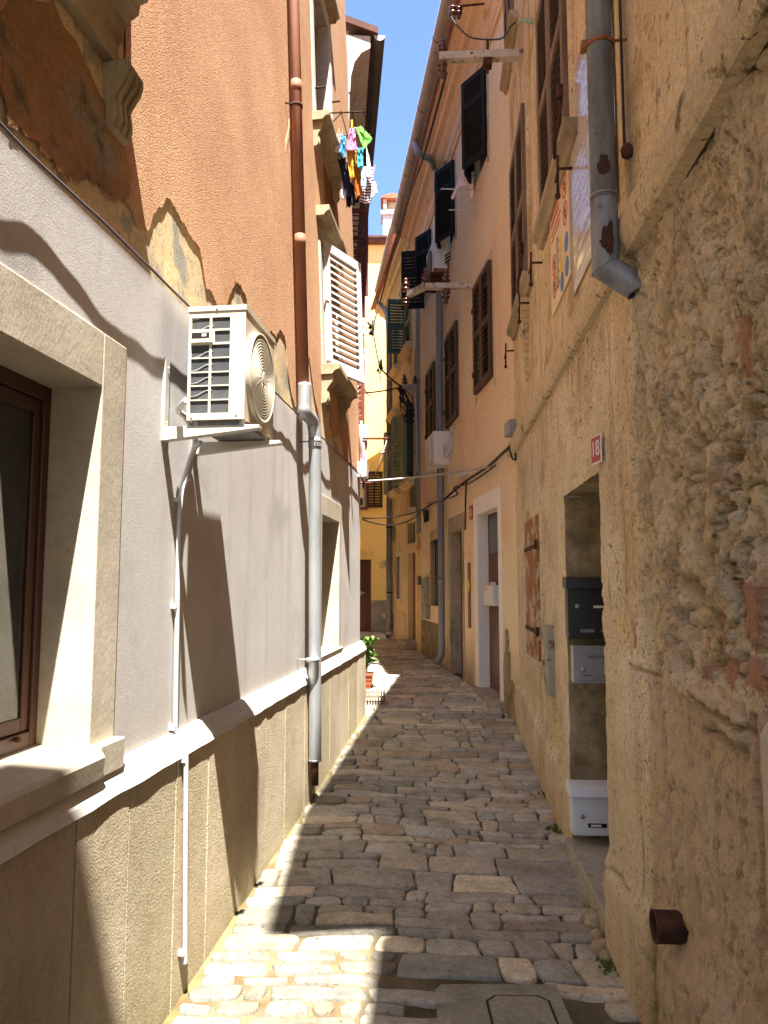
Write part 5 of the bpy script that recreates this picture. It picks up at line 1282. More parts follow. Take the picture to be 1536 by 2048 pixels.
# big zinc pipe of the near house
px_ = 4.60
BP = thing('downpipe', 'big weathered grey pipe with rust stains turning into the near wall', 'downpipe', on(R, px_, -.105, 2.9))
m = MB(); m.tube([(0, 0, .03), (0, 0, 6.0)], .052, 20); m.build('pipe', m_zinc_rust, BP)
m = MB(); b_ = Vector((.10, .80, -.62)).normalized(); nm = (b_+Vector((0, 0, -1))).normalized(); J = -.02; rings = []
for kind in range(4):
    ring = []
    for k in range(24):
        a_ = 2*math.pi*k/24; x_, y_ = .0545*math.cos(a_), .0545*math.sin(a_); zj = J-(x_*nm.x+y_*nm.y)/nm.z; q = Vector((x_, y_, zj))
        if kind == 0: q = Vector((x_, y_, .26))
        if kind == 3: q = q+b_*.17
        ring.append(m.bm.verts.new(q))
    rings.append(ring)
for (i, j) in ((0, 1), (2, 3)):
    for k in range(24): f = m.bm.faces.new((rings[i][k], rings[i][(k+1) % 24], rings[j][(k+1) % 24], rings[j][k])); f.smooth = True
rim = [v.co.copy() for v in rings[1]]; m.tube(rim+[rim[0]], .0025, 5, False)
m.build('elbow', m_zinc_rust, BP)
def pipe_patch(ang0, da, zc, dz, seed, r=.0528, cen=(0, 0)):
    m = MB(); na, nz_ = 26, 40; g = []
    for i in range(na+1):
        row = []
        for j in range(nz_+1):
            u_, v_ = -1+2*i/na, -1+2*j/nz_; a = ang0+da*u_
            row.append((m.bm.verts.new((cen[0]+r*math.cos(a), cen[1]+r*math.sin(a), zc+dz*v_)), math.hypot(u_, v_)+.35*frac(u_*2.2, v_*2.2, seed, 4)))
        g.append(row)
    for i in range(na):
        for j in range(nz_):
            q = [g[i][j], g[i+1][j], g[i+1][j+1], g[i][j+1]]
            if sum(k[1] for k in q)/4 < .78: f = m.bm.faces.new([k[0] for k in q]); f.smooth = True
    bmesh.ops.delete(m.bm, geom=[v for v in m.bm.verts if not v.link_faces], context='VERTS')
    m.build('rust_stain', m_rust, BP, normals=False)
pipe_patch(rad(-8), .62, R.at(1208, 320, .12)[1]-2.9, .060, 3); pipe_patch(rad(2), .66, .085, .085, 9, .0551)
for zz in (.28,): m = MB(); m.tube([(0, 0, zz-.006), (0, 0, zz+.006)], .056, 20); m.build('seam', m_zinc_old, BP)
zz = R.at(1200, 88, .105)[1]-2.9
m = MB(); m.tube([(0, 0, zz-.008), (0, 0, zz+.010)], .057, 20); m.tube([(.03, .03, zz), (.035, .11, zz)], .006, 6); m.box(-.02, .02, -.075, -.055, zz-.014, zz+.02); m.build('pipe_clip', m_rust2, BP)
zz = R.at(1240, 335, .02)[1]-2.9; m = MB(); m.lathe([(.01, -.03), (.022, -.02), (.026, .01), (.015, .03)], (.055, .085, zz), 10); m.build('anchor_stub', m_rust, BP)
m = MB(); m.tube(smoothpts([(.040, .08, 2.2), (.040, .08, 1.0), (.042, .08, .45), (.060, .088, zz+.02)], 6), .006, 6); m.build('earth_wire', m_cable_br, BP)
# banner and safety sign
bx0, bz1 = R.at(1147, 262); bn = thing('banner', 'white plastic information banner beside the big grey pipe', 'banner', on(R, 4.0, 0, 3.22))
b_l, b_r, b_b, b_t = 3.36-4.0, 4.44-4.0, .02, 1.24
m = MB(); n = 14; g = [[m.bm.verts.new((b_l+(b_r-b_l)*i/n, -.012-.006*fnoise(i*.35, j*.3, 2), b_b+(b_t-b_b)*j/n)) for j in range(n+1)] for i in range(n+1)]
for a, b in zip(g, g[1:]):
    for j in range(n): f = m.bm.faces.new((a[j], b[j], b[j+1], a[j+1])); f.smooth = True
m.build('sheet', m_sheet, bn, normals=False, solid=.002)
m = MB()
for k in range(15):
    z = b_t-.12-.068*k
    x = b_l+.05
    while x < b_r-.06:
        w2 = random.uniform(.02, .07)
        if k in (2, 3, 12): x += .2
        m.box(x, min(x+w2, b_r-.04), -.0215, -.0205, z, z+.009); x += w2+.02
    m.build('text_line', m_faint, bn); m = MB()
m.bm.free()
sg = thing('safety_sign', 'construction safety sign with red rings, yellow triangles and blue discs', 'sign', on(R, 2.62, 0, 3.40))
SW, SH = .70, .76
m = MB(); m.box(0, SW, -.014, -.004, 0, SH); m.build('board', m_cream_sign, sg)
def ringm(m, cx, cz, r, t, y=-.0165, n=28):
    for k in range(n):
        a, b = 2*math.pi*k/n, 2*math.pi*(k+1)/n
        m.prism([(cx+r*math.cos(a), cz+r*math.sin(a)), (cx+r*math.cos(b), cz+r*math.sin(b)), (cx+(r-t)*math.cos(b), cz+(r-t)*math.sin(b)), (cx+(r-t)*math.cos(a), cz+(r-t)*math.sin(a))], 'y', y, -.0142)
m = MB(); ink = MB()
for (cx, cz) in ((.58, .60), (.58, .43), (.14, .30), (.14, .15)):
    ringm(m, cx, cz, .072, .014); a = rad(45)
    m.prism([(cx-.048, cz+.042), (cx-.042, cz+.048), (cx+.048, cz-.042), (cx+.042, cz-.048)], 'y', -.0168, -.0142)
    ink.lathe([(.012, -.016), (.012, -.0143)], (cx, 0, cz+.03), 10, 'y'); ink.box(cx-.012, cx+.012, -.016, -.0143, cz-.035, cz+.018); ink.box(cx-.03, cx+.03, -.016, -.0143, cz-.002, cz+.008)
    r_ = m.build('prohibition_ring', m_sredtxt, sg); ink.build('pictogram', m_sink, r_); m = MB(); ink = MB()
m.bm.free(); ink.bm.free(); ink = MB()
m = MB()
for k, (z, w2) in enumerate(((.70, .40), (.645, .44), (.59, .36), (.53, .42), (.485, .38))):
    x = .05
    while x < w2:
        d = random.uniform(.03, .07); m.box(x, min(x+d, w2), -.0158, -.0142, z-.008, z+(.022 if k < 3 else .01)); x += d+.012
    m.build('text_line', m_sredtxt, sg); m = MB()
m.bm.free()
for k in range(18):
    x = .06+.02*(k % 3); z = .44-.025*(k // 3)+.0
    ink.box(.24+.0*x, .24+.06+.05*((k*7) % 3)/3, -.0158, -.0142, .42-.022*k if k < 16 else .1, .426-.022*k if k < 16 else .105)
ink.build('small_print', m_sink, sg)
m = MB()
for (cx, cz) in ((.40, .33), (.40, .20)): m.prism([(cx-.06, cz-.05), (cx+.06, cz-.05), (cx, cz+.06)], 'y', -.016, -.0142); m.build('warning_triangle', m_syel, sg); m = MB()
m = MB()
for (cx, cz) in ((.60, .24), (.60, .09), (.42, .07)): m.lathe([(.06, -.016), (.06, -.0142)], (cx, 0, cz), 24, 'y'); m.build('mandatory_disc', m_sblue, sg); m = MB()
# house number 18
def txt(s_, size, mat, parent, loc, ext=.001):
    cu = bpy.data.curves.new('digits', 'FONT'); cu.body = s_; cu.size = size; cu.align_x = 'CENTER'; cu.align_y = 'CENTER'; cu.extrude = ext
    o = bpy.data.objects.new('tmp', cu); COL.objects.link(o); dg = bpy.context.evaluated_depsgraph_get()
    me = bpy.data.meshes.new_from_object(o.evaluated_get(dg)); bpy.data.objects.remove(o); bpy.data.curves.remove(cu)
    me.materials.clear(); me.materials.append(mat)
    o = bpy.data.objects.new('digits', me); COL.objects.link(o); o.parent = parent
    o.matrix_local = Matrix.Translation(loc) @ Matrix.Rotation(rad(90), 4, 'X'); return o
a = R.at(1187, 905, .03); b = R.at(1207, 892, .03)
HN = thing('house_number_plate', 'red enamel plate with white number 18 over the doorway corner', 'house number', on(R, (a[0]+b[0])/2, -.03, (a[1]+b[1])/2) @ Matrix.Rotation(rad(9), 4, 'Z'))
hw, hh = .064, .068
m = MB(); m.box(-hw, hw, -.012, -.006, -hh, hh); m.build('border', m_swhite, HN, bevel=.003)
m = MB(); m.box(-hw+.008, hw-.008, -.0135, -.0125, -hh+.008, hh-.008); m.build('plate', m_sred, HN)
txt('18', .105, m_swhite, HN, (0, -.0148, .0))
t = thing('house_number_plate', 'small red number plate beside the whitewashed doorway', 'house number', on(P, P.at(943, 1025)[0], 0, P.at(943, 1025)[1]))
m = MB(); m.box(-.09, .09, -.012, -.002, -.09, .09); m.build('plate', m_sred, t, bevel=.003); m = MB(); m.box(-.045, -.02, -.0135, -.0125, -.05, .05); m.box(.0, .045, -.0135, -.0125, .035, .05); m.box(.0, .045, -.0135, -.0125, -.05, -.035); m.box(.0, .014, -.0135, -.0125, -.035, .035); m.box(.031, .045, -.0135, -.0125, -.035, .035); m.build('digits', m_swhite, t)
# letterboxes in the doorway (their fronts face +x of the wall frame, i.e. out of the lane)
def letterbox(label, pa, pb, mat, kind, dep=.10, xf=None):
    x0 = DOOR[0]+.015; xf = xf or x0+dep
    ya, z1 = R.atx(*pa, xf); yb, z0 = R.atx(*pb, xf)
    y0_ = ya; y1_ = y0_+(.33 if kind == 'black' else .27)
    t = thing('letterbox', label, 'letterbox', on(R, x0, y0_, z0), 'letterboxes in the doorway'); w2, h = y1_-y0_, z1-z0; dp = xf-x0
    m = MB(); m.box(0, dp, 0, w2, 0, h if kind == 'grey' else h*.84); m.build('case', mat, t, bevel=.004)
    m = MB()
    if kind == 'grey': m.box(dp, dp+.006, .025, w2-.015, .02, h-.055)
    else: m.box(dp, dp+.004, .016, w2-.016, .016, h*(.70 if kind == 'white' else .58))
    m.build('door', mat, t, bevel=.0015)
    m = MB(); m.lathe([(.013, dp), (.013, dp+.012), (.006, dp+.016)], (0, .055, h*(.38 if kind != 'black' else .52)), 12, 'x'); m.build('lock', m_zinc, t)
    if kind == 'black':
        m = MB(); m.hexa([(-.0, -.012, h*.82), (dp+.035, -.012, h*.80), (dp+.035, w2+.012, h*.80), (0, w2+.012, h*.82), (0, -.012, h), (dp+.03, -.012, h*.97), (dp+.03, w2+.012, h*.97), (0, w2+.012, h)]); m.build('lid', mat, t, bevel=.003)
        m = MB(); m.box(dp+.004, dp+.006, .15, .235, h*.49, h*.53); m.build('name_label', m_swhite, t)
        m = MB(); m.box(dp+.001, dp+.006, .07, .15, h*.10, h*.15); m.box(dp+.001, dp+.006, .19, .27, h*.10, h*.15); m.build('slot', m_zinc_old, t)
    elif kind == 'grey':
        m = MB(); m.box(dp+.006, dp+.008, .09, .18, h*.66, h*.74); m.build('name_label', m_zinc_old, t)
        m = MB(); m.box(dp+.006, dp+.008, .05, .10, h*.22, h*.235); m.box(dp+.006, dp+.008, .17, .22, h*.22, h*.235); m.box(dp+.006, dp+.008, .12, .16, h*.15, h*.16); m.build('slot', m_dark, t)
    else:
        m = MB(); m.hexa([(0, -.02, h*.80), (dp+.03, -.02, h*.78), (dp+.03, w2+.01, h*.78), (0, w2+.01, h*.80), (0, -.015, h*1.0), (dp+.01, -.015, h*.97), (dp+.01, w2+.01, h*.97), (0, w2+.01, h)]); m.build('lid', mat, t, bevel=.004)
        m = MB(); m.box(dp+.003, dp+.008, .085, .19, h*.17, h*.25); m.build('slot', m_dark, t); m = MB(); m.box(dp+.008, dp+.010, .10, .16, h*.19, h*.23); m.build('name_label', m_swhite, t)
    return t
letterbox('black letterbox with overhanging lid, topmost in the doorway', (1134, 1153), (1140, 1277), m_mbox_blk, 'black')
letterbox('grey letterbox below the black one in the doorway', (1146, 1291), (1150, 1367), m_mbox_gry, 'grey')
letterbox('white letterbox standing on the doorway step', (1144, 1570), (1153, 1671), m_mbox_wht, 'white', .13)
# meter cover, waste pipe
a = R.at(1101, 1250); b = R.at(1111, 1392)
t = thing('meter_cover', 'narrow rusty grey metal cover on the wall beside the hatch', 'meter cover', on(R, (a[0]+b[0])/2, 0, b[1])); h = a[1]-b[1]
m = MB(); m.box(-.10, .10, -.05, .01, 0, h); m.build('cover', m_zinc_rusty, t, bevel=.006); m = MB(); m.box(-.09, -.06, -.056, -.05, h*.4, h*.48); m.build('latch', m_rust, t)
a = R.at(1322, 1850, .05)
WP = thing('waste_pipe', 'rusty pipe stub poking out low on the near wall', 'pipe', on(R, a[0], -.02, a[1]-.005))
m = MB(); m.lathe([(.052, .12), (.052, -.045), (.054, -.055), (.045, -.055), (.044, .1)], (0, 0, 0), 18, 'y'); m.build('pipe', m_rust, WP, normals=True)
# ---- outdoor units on the peach house
def small_ac(label, near_px, xn, mat, rusty):
    o1, zb_ = P.atx(near_px[0], near_px[3], xn); o2, zt_ = P.atx(near_px[2], near_px[1], xn)
    oo_, oi_ = -o1, -o2; w2 = .78; h = zt_-zb_; dp = oo_-oi_
    t = thing('air_conditioner', label, 'air conditioner', on(P, xn-w2, -oi_, zb_), 'outdoor units on the peach house')
    m = MB(); m.box(0, w2, -dp, 0, 0, h); m.build('casing', mat, t, bevel=.012)
    m = MB(); m.lathe([(.22, -dp-.018), (.235, -dp-.012), (.24, -dp+.002)], (w2*.42, 0, h*.5), 28, 'y'); m.build('fan_ring', m_fin if rusty else mat, t)
    m = MB(); m.box(w2, w2+.004, -dp*.72, -dp*.18, h*.86, h*.90); m.box(w2, w2+.012, -dp*.75, -dp*.40, h*.22, h*.62); m.build('valve_cover', mat, t, bevel=.003)
    m = MB()
    for k in range(3 if rusty else 4):
        z = h*(.26+.09*k); m.tube(smoothpts([(w2, -dp*.42, z), (w2+.09, -dp*.36, z-.01), (w2+.14, -dp*.16, z+.03), (w2+.18, -.02+oi_*.5, z+.14+.03*k), (w2+.24, oi_-.01, h*.7+.05*k)], 5), .013 if rusty else .019, 7)
    m.build('hoses', m_cable if rusty else m_pvc, t)
    m = MB()
    for xx in (.1, w2-.1): m.box(xx-.02, xx+.02, -dp-.06, oi_, -.045, -.012); m.box(xx-.02, xx+.02, oi_-.02, oi_, -.28, -.045)
    m.box(.02, w2+.02, -dp-.05, 0, -.012, -.001); m.build('wall_bracket', m_rust if rusty else m_bracket, t)
    if rusty:
        m = MB(); m.box(-.003, w2+.003, -dp-.003, .003, -.0005, h*.12); m.box(w2, w2+.0035, -dp*.3, -dp*.05, h*.1, h*.3); m.build('rust_patch', m_rust2, t)
        m = MB(); m.box(w2+.001, w2+.006, -dp*.75, -dp*.3, h*.62, h*.92); m.build('yellow_panel', m_cream_sign, t)
    return t
small_ac('white outdoor unit with rusty base high on the peach house', (869, 471, 905, 545), 3.05, m_ac_white, True)
small_ac('cream outdoor unit with four white hoses below the brown shutters', (867, 862, 902, 928), 3.02, m_ac_white, False)
# ---- pink bib hung from a rod
t = thing('clothes_rod', 'thin white rod sticking out of the black shuttered window', 'rod', P.M @ Matrix.Translation((4.95, -.0, P.at(950, 344, .1)[1])))
m = MB(); m.tube([(0, 0, 0), (-.02, -.45, .0)], .008, 6); m.tube([(.05, 0, -.28), (-.02, -.35, -.28)], .007, 6); m.build('rod', m_pvc, t)
yk = P.w(4.9, -.35, 0).y
c_bib = cloth_mat('pink_plastic', (238, 202, 204), (246, 218, 218))
cloth('apron', 'pink apron hanging below the black shutters', [(921, 345), (949, 343), (946, 370), (913, 372)], yk, c_bib, fold=.01, nf=1, group=None, cat='laundry')
cloth('ribbon', 'left hanging strip of the pink washing', [(914, 366), (920, 366), (907, 399), (902, 396)], yk-.02, c_bib, fold=.008, nf=1, group=None, cat='laundry')
cloth('ribbon', 'right hanging strip of the pink washing', [(938, 362), (949, 352), (945, 398), (940, 398)], yk-.02, c_bib, fold=.008, nf=1, group=None, cat='laundry')
# ---- boxes and plates on the peach house
jbox('junction_box', 'grey box at the near end of the peach house above the cables', P, 1026, 838, 1037, 876, .09, m_mbox_gry)
jbox('junction_box', 'white box under the lower outdoor unit on the peach wall', P, 926, 938, 938, 958, .08, m_pvc)
jbox('meter_cabinet', 'tall grey meter cabinet left of the peach house downpipe', P, 850, 1156, 860, 1236, .07, m_zinc_rusty, 'meter cabinet')
jbox('door_intercom', 'dark slim intercom panel beside the ochre doorway', O, 838, 1152, 842, 1170, .03, m_mbox_blk, 'intercom')
jbox('wall_lamp', 'small orange lamp cover above the intercom', O, 838, 1088, 842, 1100, .06, m_strap, 'lamp')
t, w2, h = jbox('letterbox', 'cream letterbox fixed in the whitewashed doorway', P, 984, 1170, 1003, 1210, .10, m_ac_white, 'letterbox', .10)
m = MB(); m.box(-w2*.5, w2*.2, -.05, -.02, h, h+.035); m.build('stacked_mail', m_swhite, t)
m = MB(); m.box(-w2*.7, -w2*.3, -.106, -.104, h*.75, h*.82); m.build('red_label', m_sredtxt, t)
a = P.at(940, 1190); t = thing('notice_board', 'narrow worn wooden board with a yellow star', 'board', on(P, a[0], 0, a[1]))
m = MB(); m.box(-.055, .055, -.02, 0, -.42, .42); m.build('board', m_old_sh, t, bevel=.003)
m = MB(); pts = [((.06 if k % 2 else .10)*math.cos(math.pi*k/8), (.06 if k % 2 else .10)*math.sin(math.pi*k/8)+.12) for k in range(16)]; m.prism(pts, 'y', -.026, -.0205); m.build('star', m_syel, t)
# ---- insulator brackets
def insul(m, c, h=.16, r=.05, flip=1):
    pr = [(.010, -.02), (.012, .0), (r*.9, .01), (r, .03), (r*.55, .045), (r*.5, .055), (r*.85, .065), (r*.85, .085), (r*.45, .10), (r*.4, .11), (r*.55, .125), (r*.3, .15), (.004, .155)]
    m.lathe([(a, b*flip*h/.155) for a, b in pr], c, 12)
def beam_thing(label, anchor, tip, ins, w2=.035, h2=.035, mat=None, name='insulator_bracket'):
    """horizontal steel arm; anchor and tip are world points; ins: (t along, above/below, height)"""
    d = tip-anchor; Ln = d.length; d.normalize(); sde = Vector((0, 0, 1)).cross(d).normalized(); up = d.cross(sde)
    M = Matrix(((d.x, sde.x, up.x, anchor.x), (d.y, sde.y, up.y, anchor.y), (d.z, sde.z, up.z, anchor.z), (0, 0, 0, 1)))
    t = thing(name, label, 'bracket', M, 'old power line brackets')
    m = MB(); m.box(0, Ln, -w2, w2, -h2, h2); m.build('arm', mat or m_beam, t, bevel=.004)
    for (q, fl, hh_, r) in ins:
        m = MB(); insul(m, (0, 0, 0), hh_, r, fl); o = m.build('insulator', m_ins, t); o.location = (Ln*q, 0, fl*(h2+.015))
    return t, Ln
A = rw_(1046, 110, 0.0); yA = A.y
t, Ln = beam_thing('white peeling steel arm with dark insulators high on the near house', A, D(878, 116, yA+.05), ((.96, 1, .13, .045), (.96, -1, .15, .05)), .04, .036)
m = MB(); m.tube([(Ln*.42, 0, -.16), (Ln*.42, 0, .16)], .014, 6); m.box(Ln*.37, Ln*.47, -.045, .045, -.10, -.038); m.build('bolt', m_rust, t)
A = pw_(943, 573, 0.0); tipm = D(850, 573, A.y)
t, Ln = beam_thing('cranked white arm with brown insulators under the upper outdoor unit', A, tipm, ((.55, 1, .18, .06), (.55, -1, .2, .065), (.99, 1, .2, .06)), .045, .035)
m = MB(); e = t.matrix_world.inverted() @ D(816, 590, A.y+.55); m.hexa([(Ln-.02, -.04, -.035), (Ln+.02, .04, -.035), (e.x+.02, e.y+.04, e.z-.035), (e.x-.02, e.y-.04, e.z-.035), (Ln-.02, -.04, .035), (Ln+.02, .04, .035), (e.x+.02, e.y+.04, e.z+.035), (e.x-.02, e.y-.04, e.z+.035)]); m.build('outer_arm', m_beam, t)
m = MB(); insul(m, (0, 0, 0), .2, .06, 1); o = m.build('insulator', m_ins, t); o.location = e+Vector((.03, 0, .05)); m = MB(); insul(m, (0, 0, 0), .15, .06, -1); o = m.build('insulator', m_ins, t); o.location = e+Vector((.03, 0, -.05))
A = ow_(836, 773, 0.0); t, Ln = beam_thing('grey arm with two small insulators at the ochre house corner', A, D(800, 775, A.y), ((.15, 1, .16, .05), (.72, 1, .2, .06)), .045, .045, m_gutter)
bp = N.w(3.0, 0, N.atx(712, 668, 3.0)[1]); t, Ln = beam_thing('pale arm with insulators beyond the orange house corner', bp, D(729, 664, bp.y), ((.80, 1, .22, .06),), .04, .045)
m = MB(); m.tube([(Ln*.85, 0, -.32), (Ln*.9, 0, .1)], .018, 6); m.tube([(Ln*.85, 0, -.02), (Ln*.85, 0, -.45)], .012, 6); m.box(Ln*.8, Ln*.95, -.03, .05, -.22, -.02); m.build('rod', m_rust, t)
q = rw_(1000, -20, .0)
t = thing('insulator_cluster', 'dark insulator hanging in front of the gutter at the top of the photo', 'insulator', Matrix.Translation(D(905, 14, 7.4)))
m = MB(); insul(m, (0, 0, 0), .15, .05, -1); insul(m, (.07, .05, .03), .13, .045, -1); m.tube([(-.02, 0, .0), (.35, .1, .12)], .012, 6); m.build('insulators', m_ins, t)
# ---- cables across the lane
CB = 'overhead cables'
k1 = D(745, 656, 15.2); k2 = D(759, 735, 14.9); k3 = D(803, 774, ow_(836, 773, 0).y)
wire('cable', 'thick dark cable slung under the long gutter', [D(893, 145, 9.2), pw_(851, 300, .42), pw_(815, 405, .42), ow_(782, 518, .40), ow_(768, 575, .40), D(757, 614, 15.9), k1], .016, m_cable_br, group=CB)
wire('cable', 'dark cable between the hanging clamp and the tap splice', [k1, k2], .016, m_cable_br, .02, group=CB)
wire('cable', 'dark cable from the splice to the grey arm', [k2, k3], .018, m_cable_br, .02, group=CB)
wire('cable', 'dark cable from the grey arm across to the rose house', [k3, N.w(3.4, -.05, N.atx(720, 788, 3.4)[1])], .016, m_cable_br, .03, group=CB)
wire('cable', 'thin pale loop hanging from the splice to the rose house', [k2, D(760, 765, 14.7), D(750, 787, 14.4), D(738, 791, 13.5), N.w(3.2, -.2, N.atx(722, 752, 3.2)[1])], .012, m_cable_lt, group=CB)
for (lab, k, s_) in (('black cable clamp where the gutter cable turns down', k1, 1), ('black tap splice on the sloping cable', k2, .8)):
    t = thing('cable_clamp', lab, 'cable clamp', Matrix.Translation(k))
    m = MB()
    for i in range(5): a = Vector((random.uniform(-.09, .09), random.uniform(-.05, .05), random.uniform(-.16, .16)))*s_; m.tube([a*.2, a*1.2], .028*s_, 6)
    m.tube([(0, 0, -.16*s_), (.02, 0, .16*s_)], .035*s_, 8); m.build('clamp', m_cable, t)
    if s_ < 1: m = MB(); m.tube([(.04, 0, .0), (.02, 0, .17)], .03, 8); m.build('cap', m_zinc_old, t)
t = thing('cable_tangle', 'tangle of black wires below the grey arm', 'cables', Matrix.Translation(k3))
m = MB()
for i in range(9):
    a = rad(40*i); r = random.uniform(.10, .3)
    m.tube(smoothpts([(.03*math.cos(a), 0, -.02), (.1+.12*math.cos(a), .05*math.sin(a), -.25-.1*(i % 3)), (.16+.1*math.sin(a), .03, -.55-.15*(i % 2)), (.30, .04, -.45+.1*math.cos(a)), (.36, .06, -.05)], 6), .009, 5)
for i in range(6): a = Vector((random.uniform(-.08, .12), random.uniform(-.05, .05), random.uniform(-.2, .06))); m.tube([a, a+Vector((.06, .02, -.12))], .03, 6)
m.build('wires', m_cable, t)
pa = L.w(XE-.05, -.06, L.at(712, 945, .06)[1])
wire('cable', 'tight pale cable stretched across the lane to the peach wall', [pa, pw_(986, 933, .04)], .011, m_cable_lt, .02, group=CB)
wire('cable', 'upper of two black cables crossing to the ochre doorway', [L.w(XE, -.03, L.at(714, 1029, .03)[1]), pw_(846, 1018, .05)], .0085, m_cable, .05, group=CB)
wire('cable', 'lower of two black cables crossing to the ochre doorway', [L.w(XE, -.03, L.at(714, 1032, .03)[1]), pw_(850, 1016, .05)], .0085, m_cable, .16, group=CB)
wire('cable', 'black cable bundle rising along the peach wall', [pw_(846, 1019, .05), pw_(868, 1006, .04), pw_(886, 1001, .18), pw_(905, 984, .06), pw_(935, 960, .05), pw_(975, 934, .05), pw_(1005, 907, .05), pw_(1028, 886, .05)], .016, m_cable, group=CB)
wire('cable', 'thinner twin cable looping on the peach wall', [pw_(897, 997, .05), pw_(915, 988, .06), pw_(908, 975, .07), pw_(940, 966, .06), pw_(985, 935, .06), pw_(990, 930, .06)], .010, m_cable, group=CB)
wire('cable', 'black loop hanging below the grey box', [pw_(1028, 880, .04), pw_(1020, 896, .06), pw_(1024, 915, .05), pw_(1031, 919, .04), pw_(1030, 905, .03)], .010, m_cable, group=CB)
wire('cable', 'sagging wire with green tape near the top of the near house', [D(900, 30, 7.4), D(915, 52, 7.3), D(940, 74, 7.1), D(975, 79, 6.9), D(1005, 76, 6.6), rw_(1022, 52, .12), rw_(1040, 42, .06), rw_(1066, 44, .01)], .008, m_cable, group=CB)
wire('cable_sleeve', 'green tape wrapped round the wire by the near house', [rw_(1036, 46, .07), rw_(1048, 41, .05), rw_(1066, 44, .012)], .018, m_green_sh, cat='tape')
wire('cable', 'thin pale drop wire down the corner of the peach and ochre houses', [pw_(808, 424, .40), ow_(812, 520, .3), ow_(819, 650, .10), ow_(824, 760, .08), ow_(832, 880, .06), ow_(842, 1000, .04)], .007, m_cable_lt, group=CB)
wire('cable', 'short pale wire on the peach cornice', [pw_(839, 343, .45), pw_(857, 412, .06)], .006, m_cable_lt, group=CB)
wire('conduit', 'pale blue conduit on the ochre wall beside the corner', [ow_(831, 780, .05), ow_(833, 870, .05), ow_(835, 945, .05)], .022, m_pvc, cat='conduit')
wire('cable', 'thin dark cable down between the grey and white doorways', [pw_(933, 958, .02), pw_(931, 1000, .02), pw_(930, 1060, .02)], .012, m_cable_br, group=CB)
cloth('rag', 'dark green rag hanging on the black cable', [(846, 1019), (862, 1016), (858, 1042), (848, 1046)], pw_(850, 1018, .06).y-.03, m_ragged, fold=.04, nf=2, group=None, cat='rag')
# ---- washing frame on the rose house
w1 = N.w(1.0, 0, N.atx(712, 877, 1.0)[1])
t = thing('washing_frame', 'red painted washing frame with a rope beyond the orange house', 'drying rack', Matrix.Translation(w1))
e1 = D(776, 877, w1.y)-w1; l1 = N.w(1.0, 0, N.atx(712, 966, 1.0)[1])-w1; e2 = D(744, 966, w1.y)-w1
m = MB(); m.tube([(0, 0, 0), e1], .016, 6); m.build('bar', m_red_sh, t); m = MB(); m.tube([l1, e2], .013, 6); m.build('bar', m_red_sh, t)
m = MB(); m.tube([e1+Vector((-.01, 0, -.01)), e1.lerp(e2, .35), e2], .006, 6); kn = e1.lerp(e2, .33); m.tube([kn+Vector((-.03, 0, -.01)), kn+Vector((.02, 0, .02))], .014, 6); m.build('rope', m_cable_lt, t)
c_tow = PM('striped_towel', [S(214, 206, 214), S(160, 110, 150)], 1, .9, obj='Generated', wave=('DIAGONAL', 5.0, .1))
cloth('towel', 'striped tea towel hanging from the red washing frame', [(723, 884), (728, 884), (738, 947), (718, 926)], w1.y-.03, c_tow, fold=.01, nf=1, group=None, cat='laundry')
xl = 2.0; t0, t1 = N.atx(718, 849, xl), N.atx(736, 882, xl)
t = thing('air_conditioner', 'small white outdoor unit above the red washing frame', 'air conditioner', on(N, xl, 0, t1[1])); dpt = -t1[0]; h = t0[1]-t1[1]
m = MB(); m.box(0, .6, -dpt, -.03, 0, h); m.build('casing', m_ac_white, t, bevel=.012); m = MB()
for k in range(4): m.box(-.003, .0, -dpt+.02, -dpt*.3, h*(.3+.16*k), h*(.32+.16*k))
m.build('vent', m_fin, t); m = MB(); m.box(.05, .55, -dpt, .0, -.04, -.012); m.build('wall_bracket', m_bracket, t)
# gutter of the rose house
gz = 7.955; GN = thing('gutter', 'dark half round gutter with a pale end cap on the rose house', 'gutter', on(N, 0, -.36, gz))
m = MB(); pts = [Vector((0.0+.55*i, 0, 0)) for i in range(20)]; 
def hg(m, pts, r, seg=9):
    rows = [[m.bm.verts.new((p.x, r*math.cos(a), r*math.sin(a))) for a in [math.pi+math.pi*k/seg for k in range(seg+1)]] for p in pts]
    for a, b in zip(rows, rows[1:]):
        for k in range(seg): f = m.bm.faces.new((a[k], a[k+1], b[k+1], b[k])); f.smooth = True
    return rows
hg(m, pts, .062); m.build('channel', m_gutter_dark, GN, normals=False, solid=.004)
m = MB(); rws = hg(m, [Vector((-.012, 0, 0)), Vector((-.002, 0, 0))], .064); m.bm.faces.new(rws[0]); m.build('end_cap', m_white, GN)
# ================================================================== ON THE GROUND
gx = lambda px, py, z: D(px, py, (CAMH-z)/1.0) if False else None
def gpt(px, py):
    r = ray(px, py); z = .2
    for _ in range(12): t = (z-CAMH)/r.z; p = CAMP+r*t; z = ground(p.x, p.y)
    return p
pp = gpt(729, 1379)
PT = thing('potted_plant', 'leafy green plant in a brown square pot at the corner of the orange house', 'plant', Matrix.Translation((pp.x-.01, pp.y+.12, ground(pp.x, pp.y)+.01)))
m = MB(); m.hexa([(-.085, -.085, 0), (.085, -.085, 0), (.085, .085, 0), (-.085, .085, 0), (-.115, -.115, .16), (.115, -.115, .16), (.115, .115, .16), (-.115, .115, .16)])
m.box(-.125, .125, -.125, .125, .155, .18)
for k in (.05, .1): m.box(-.1-.1*k, .1+.1*k, -.1-.1*k, .1+.1*k, k, k+.008)
m.build('pot', m_terra, PT, bevel=.006)
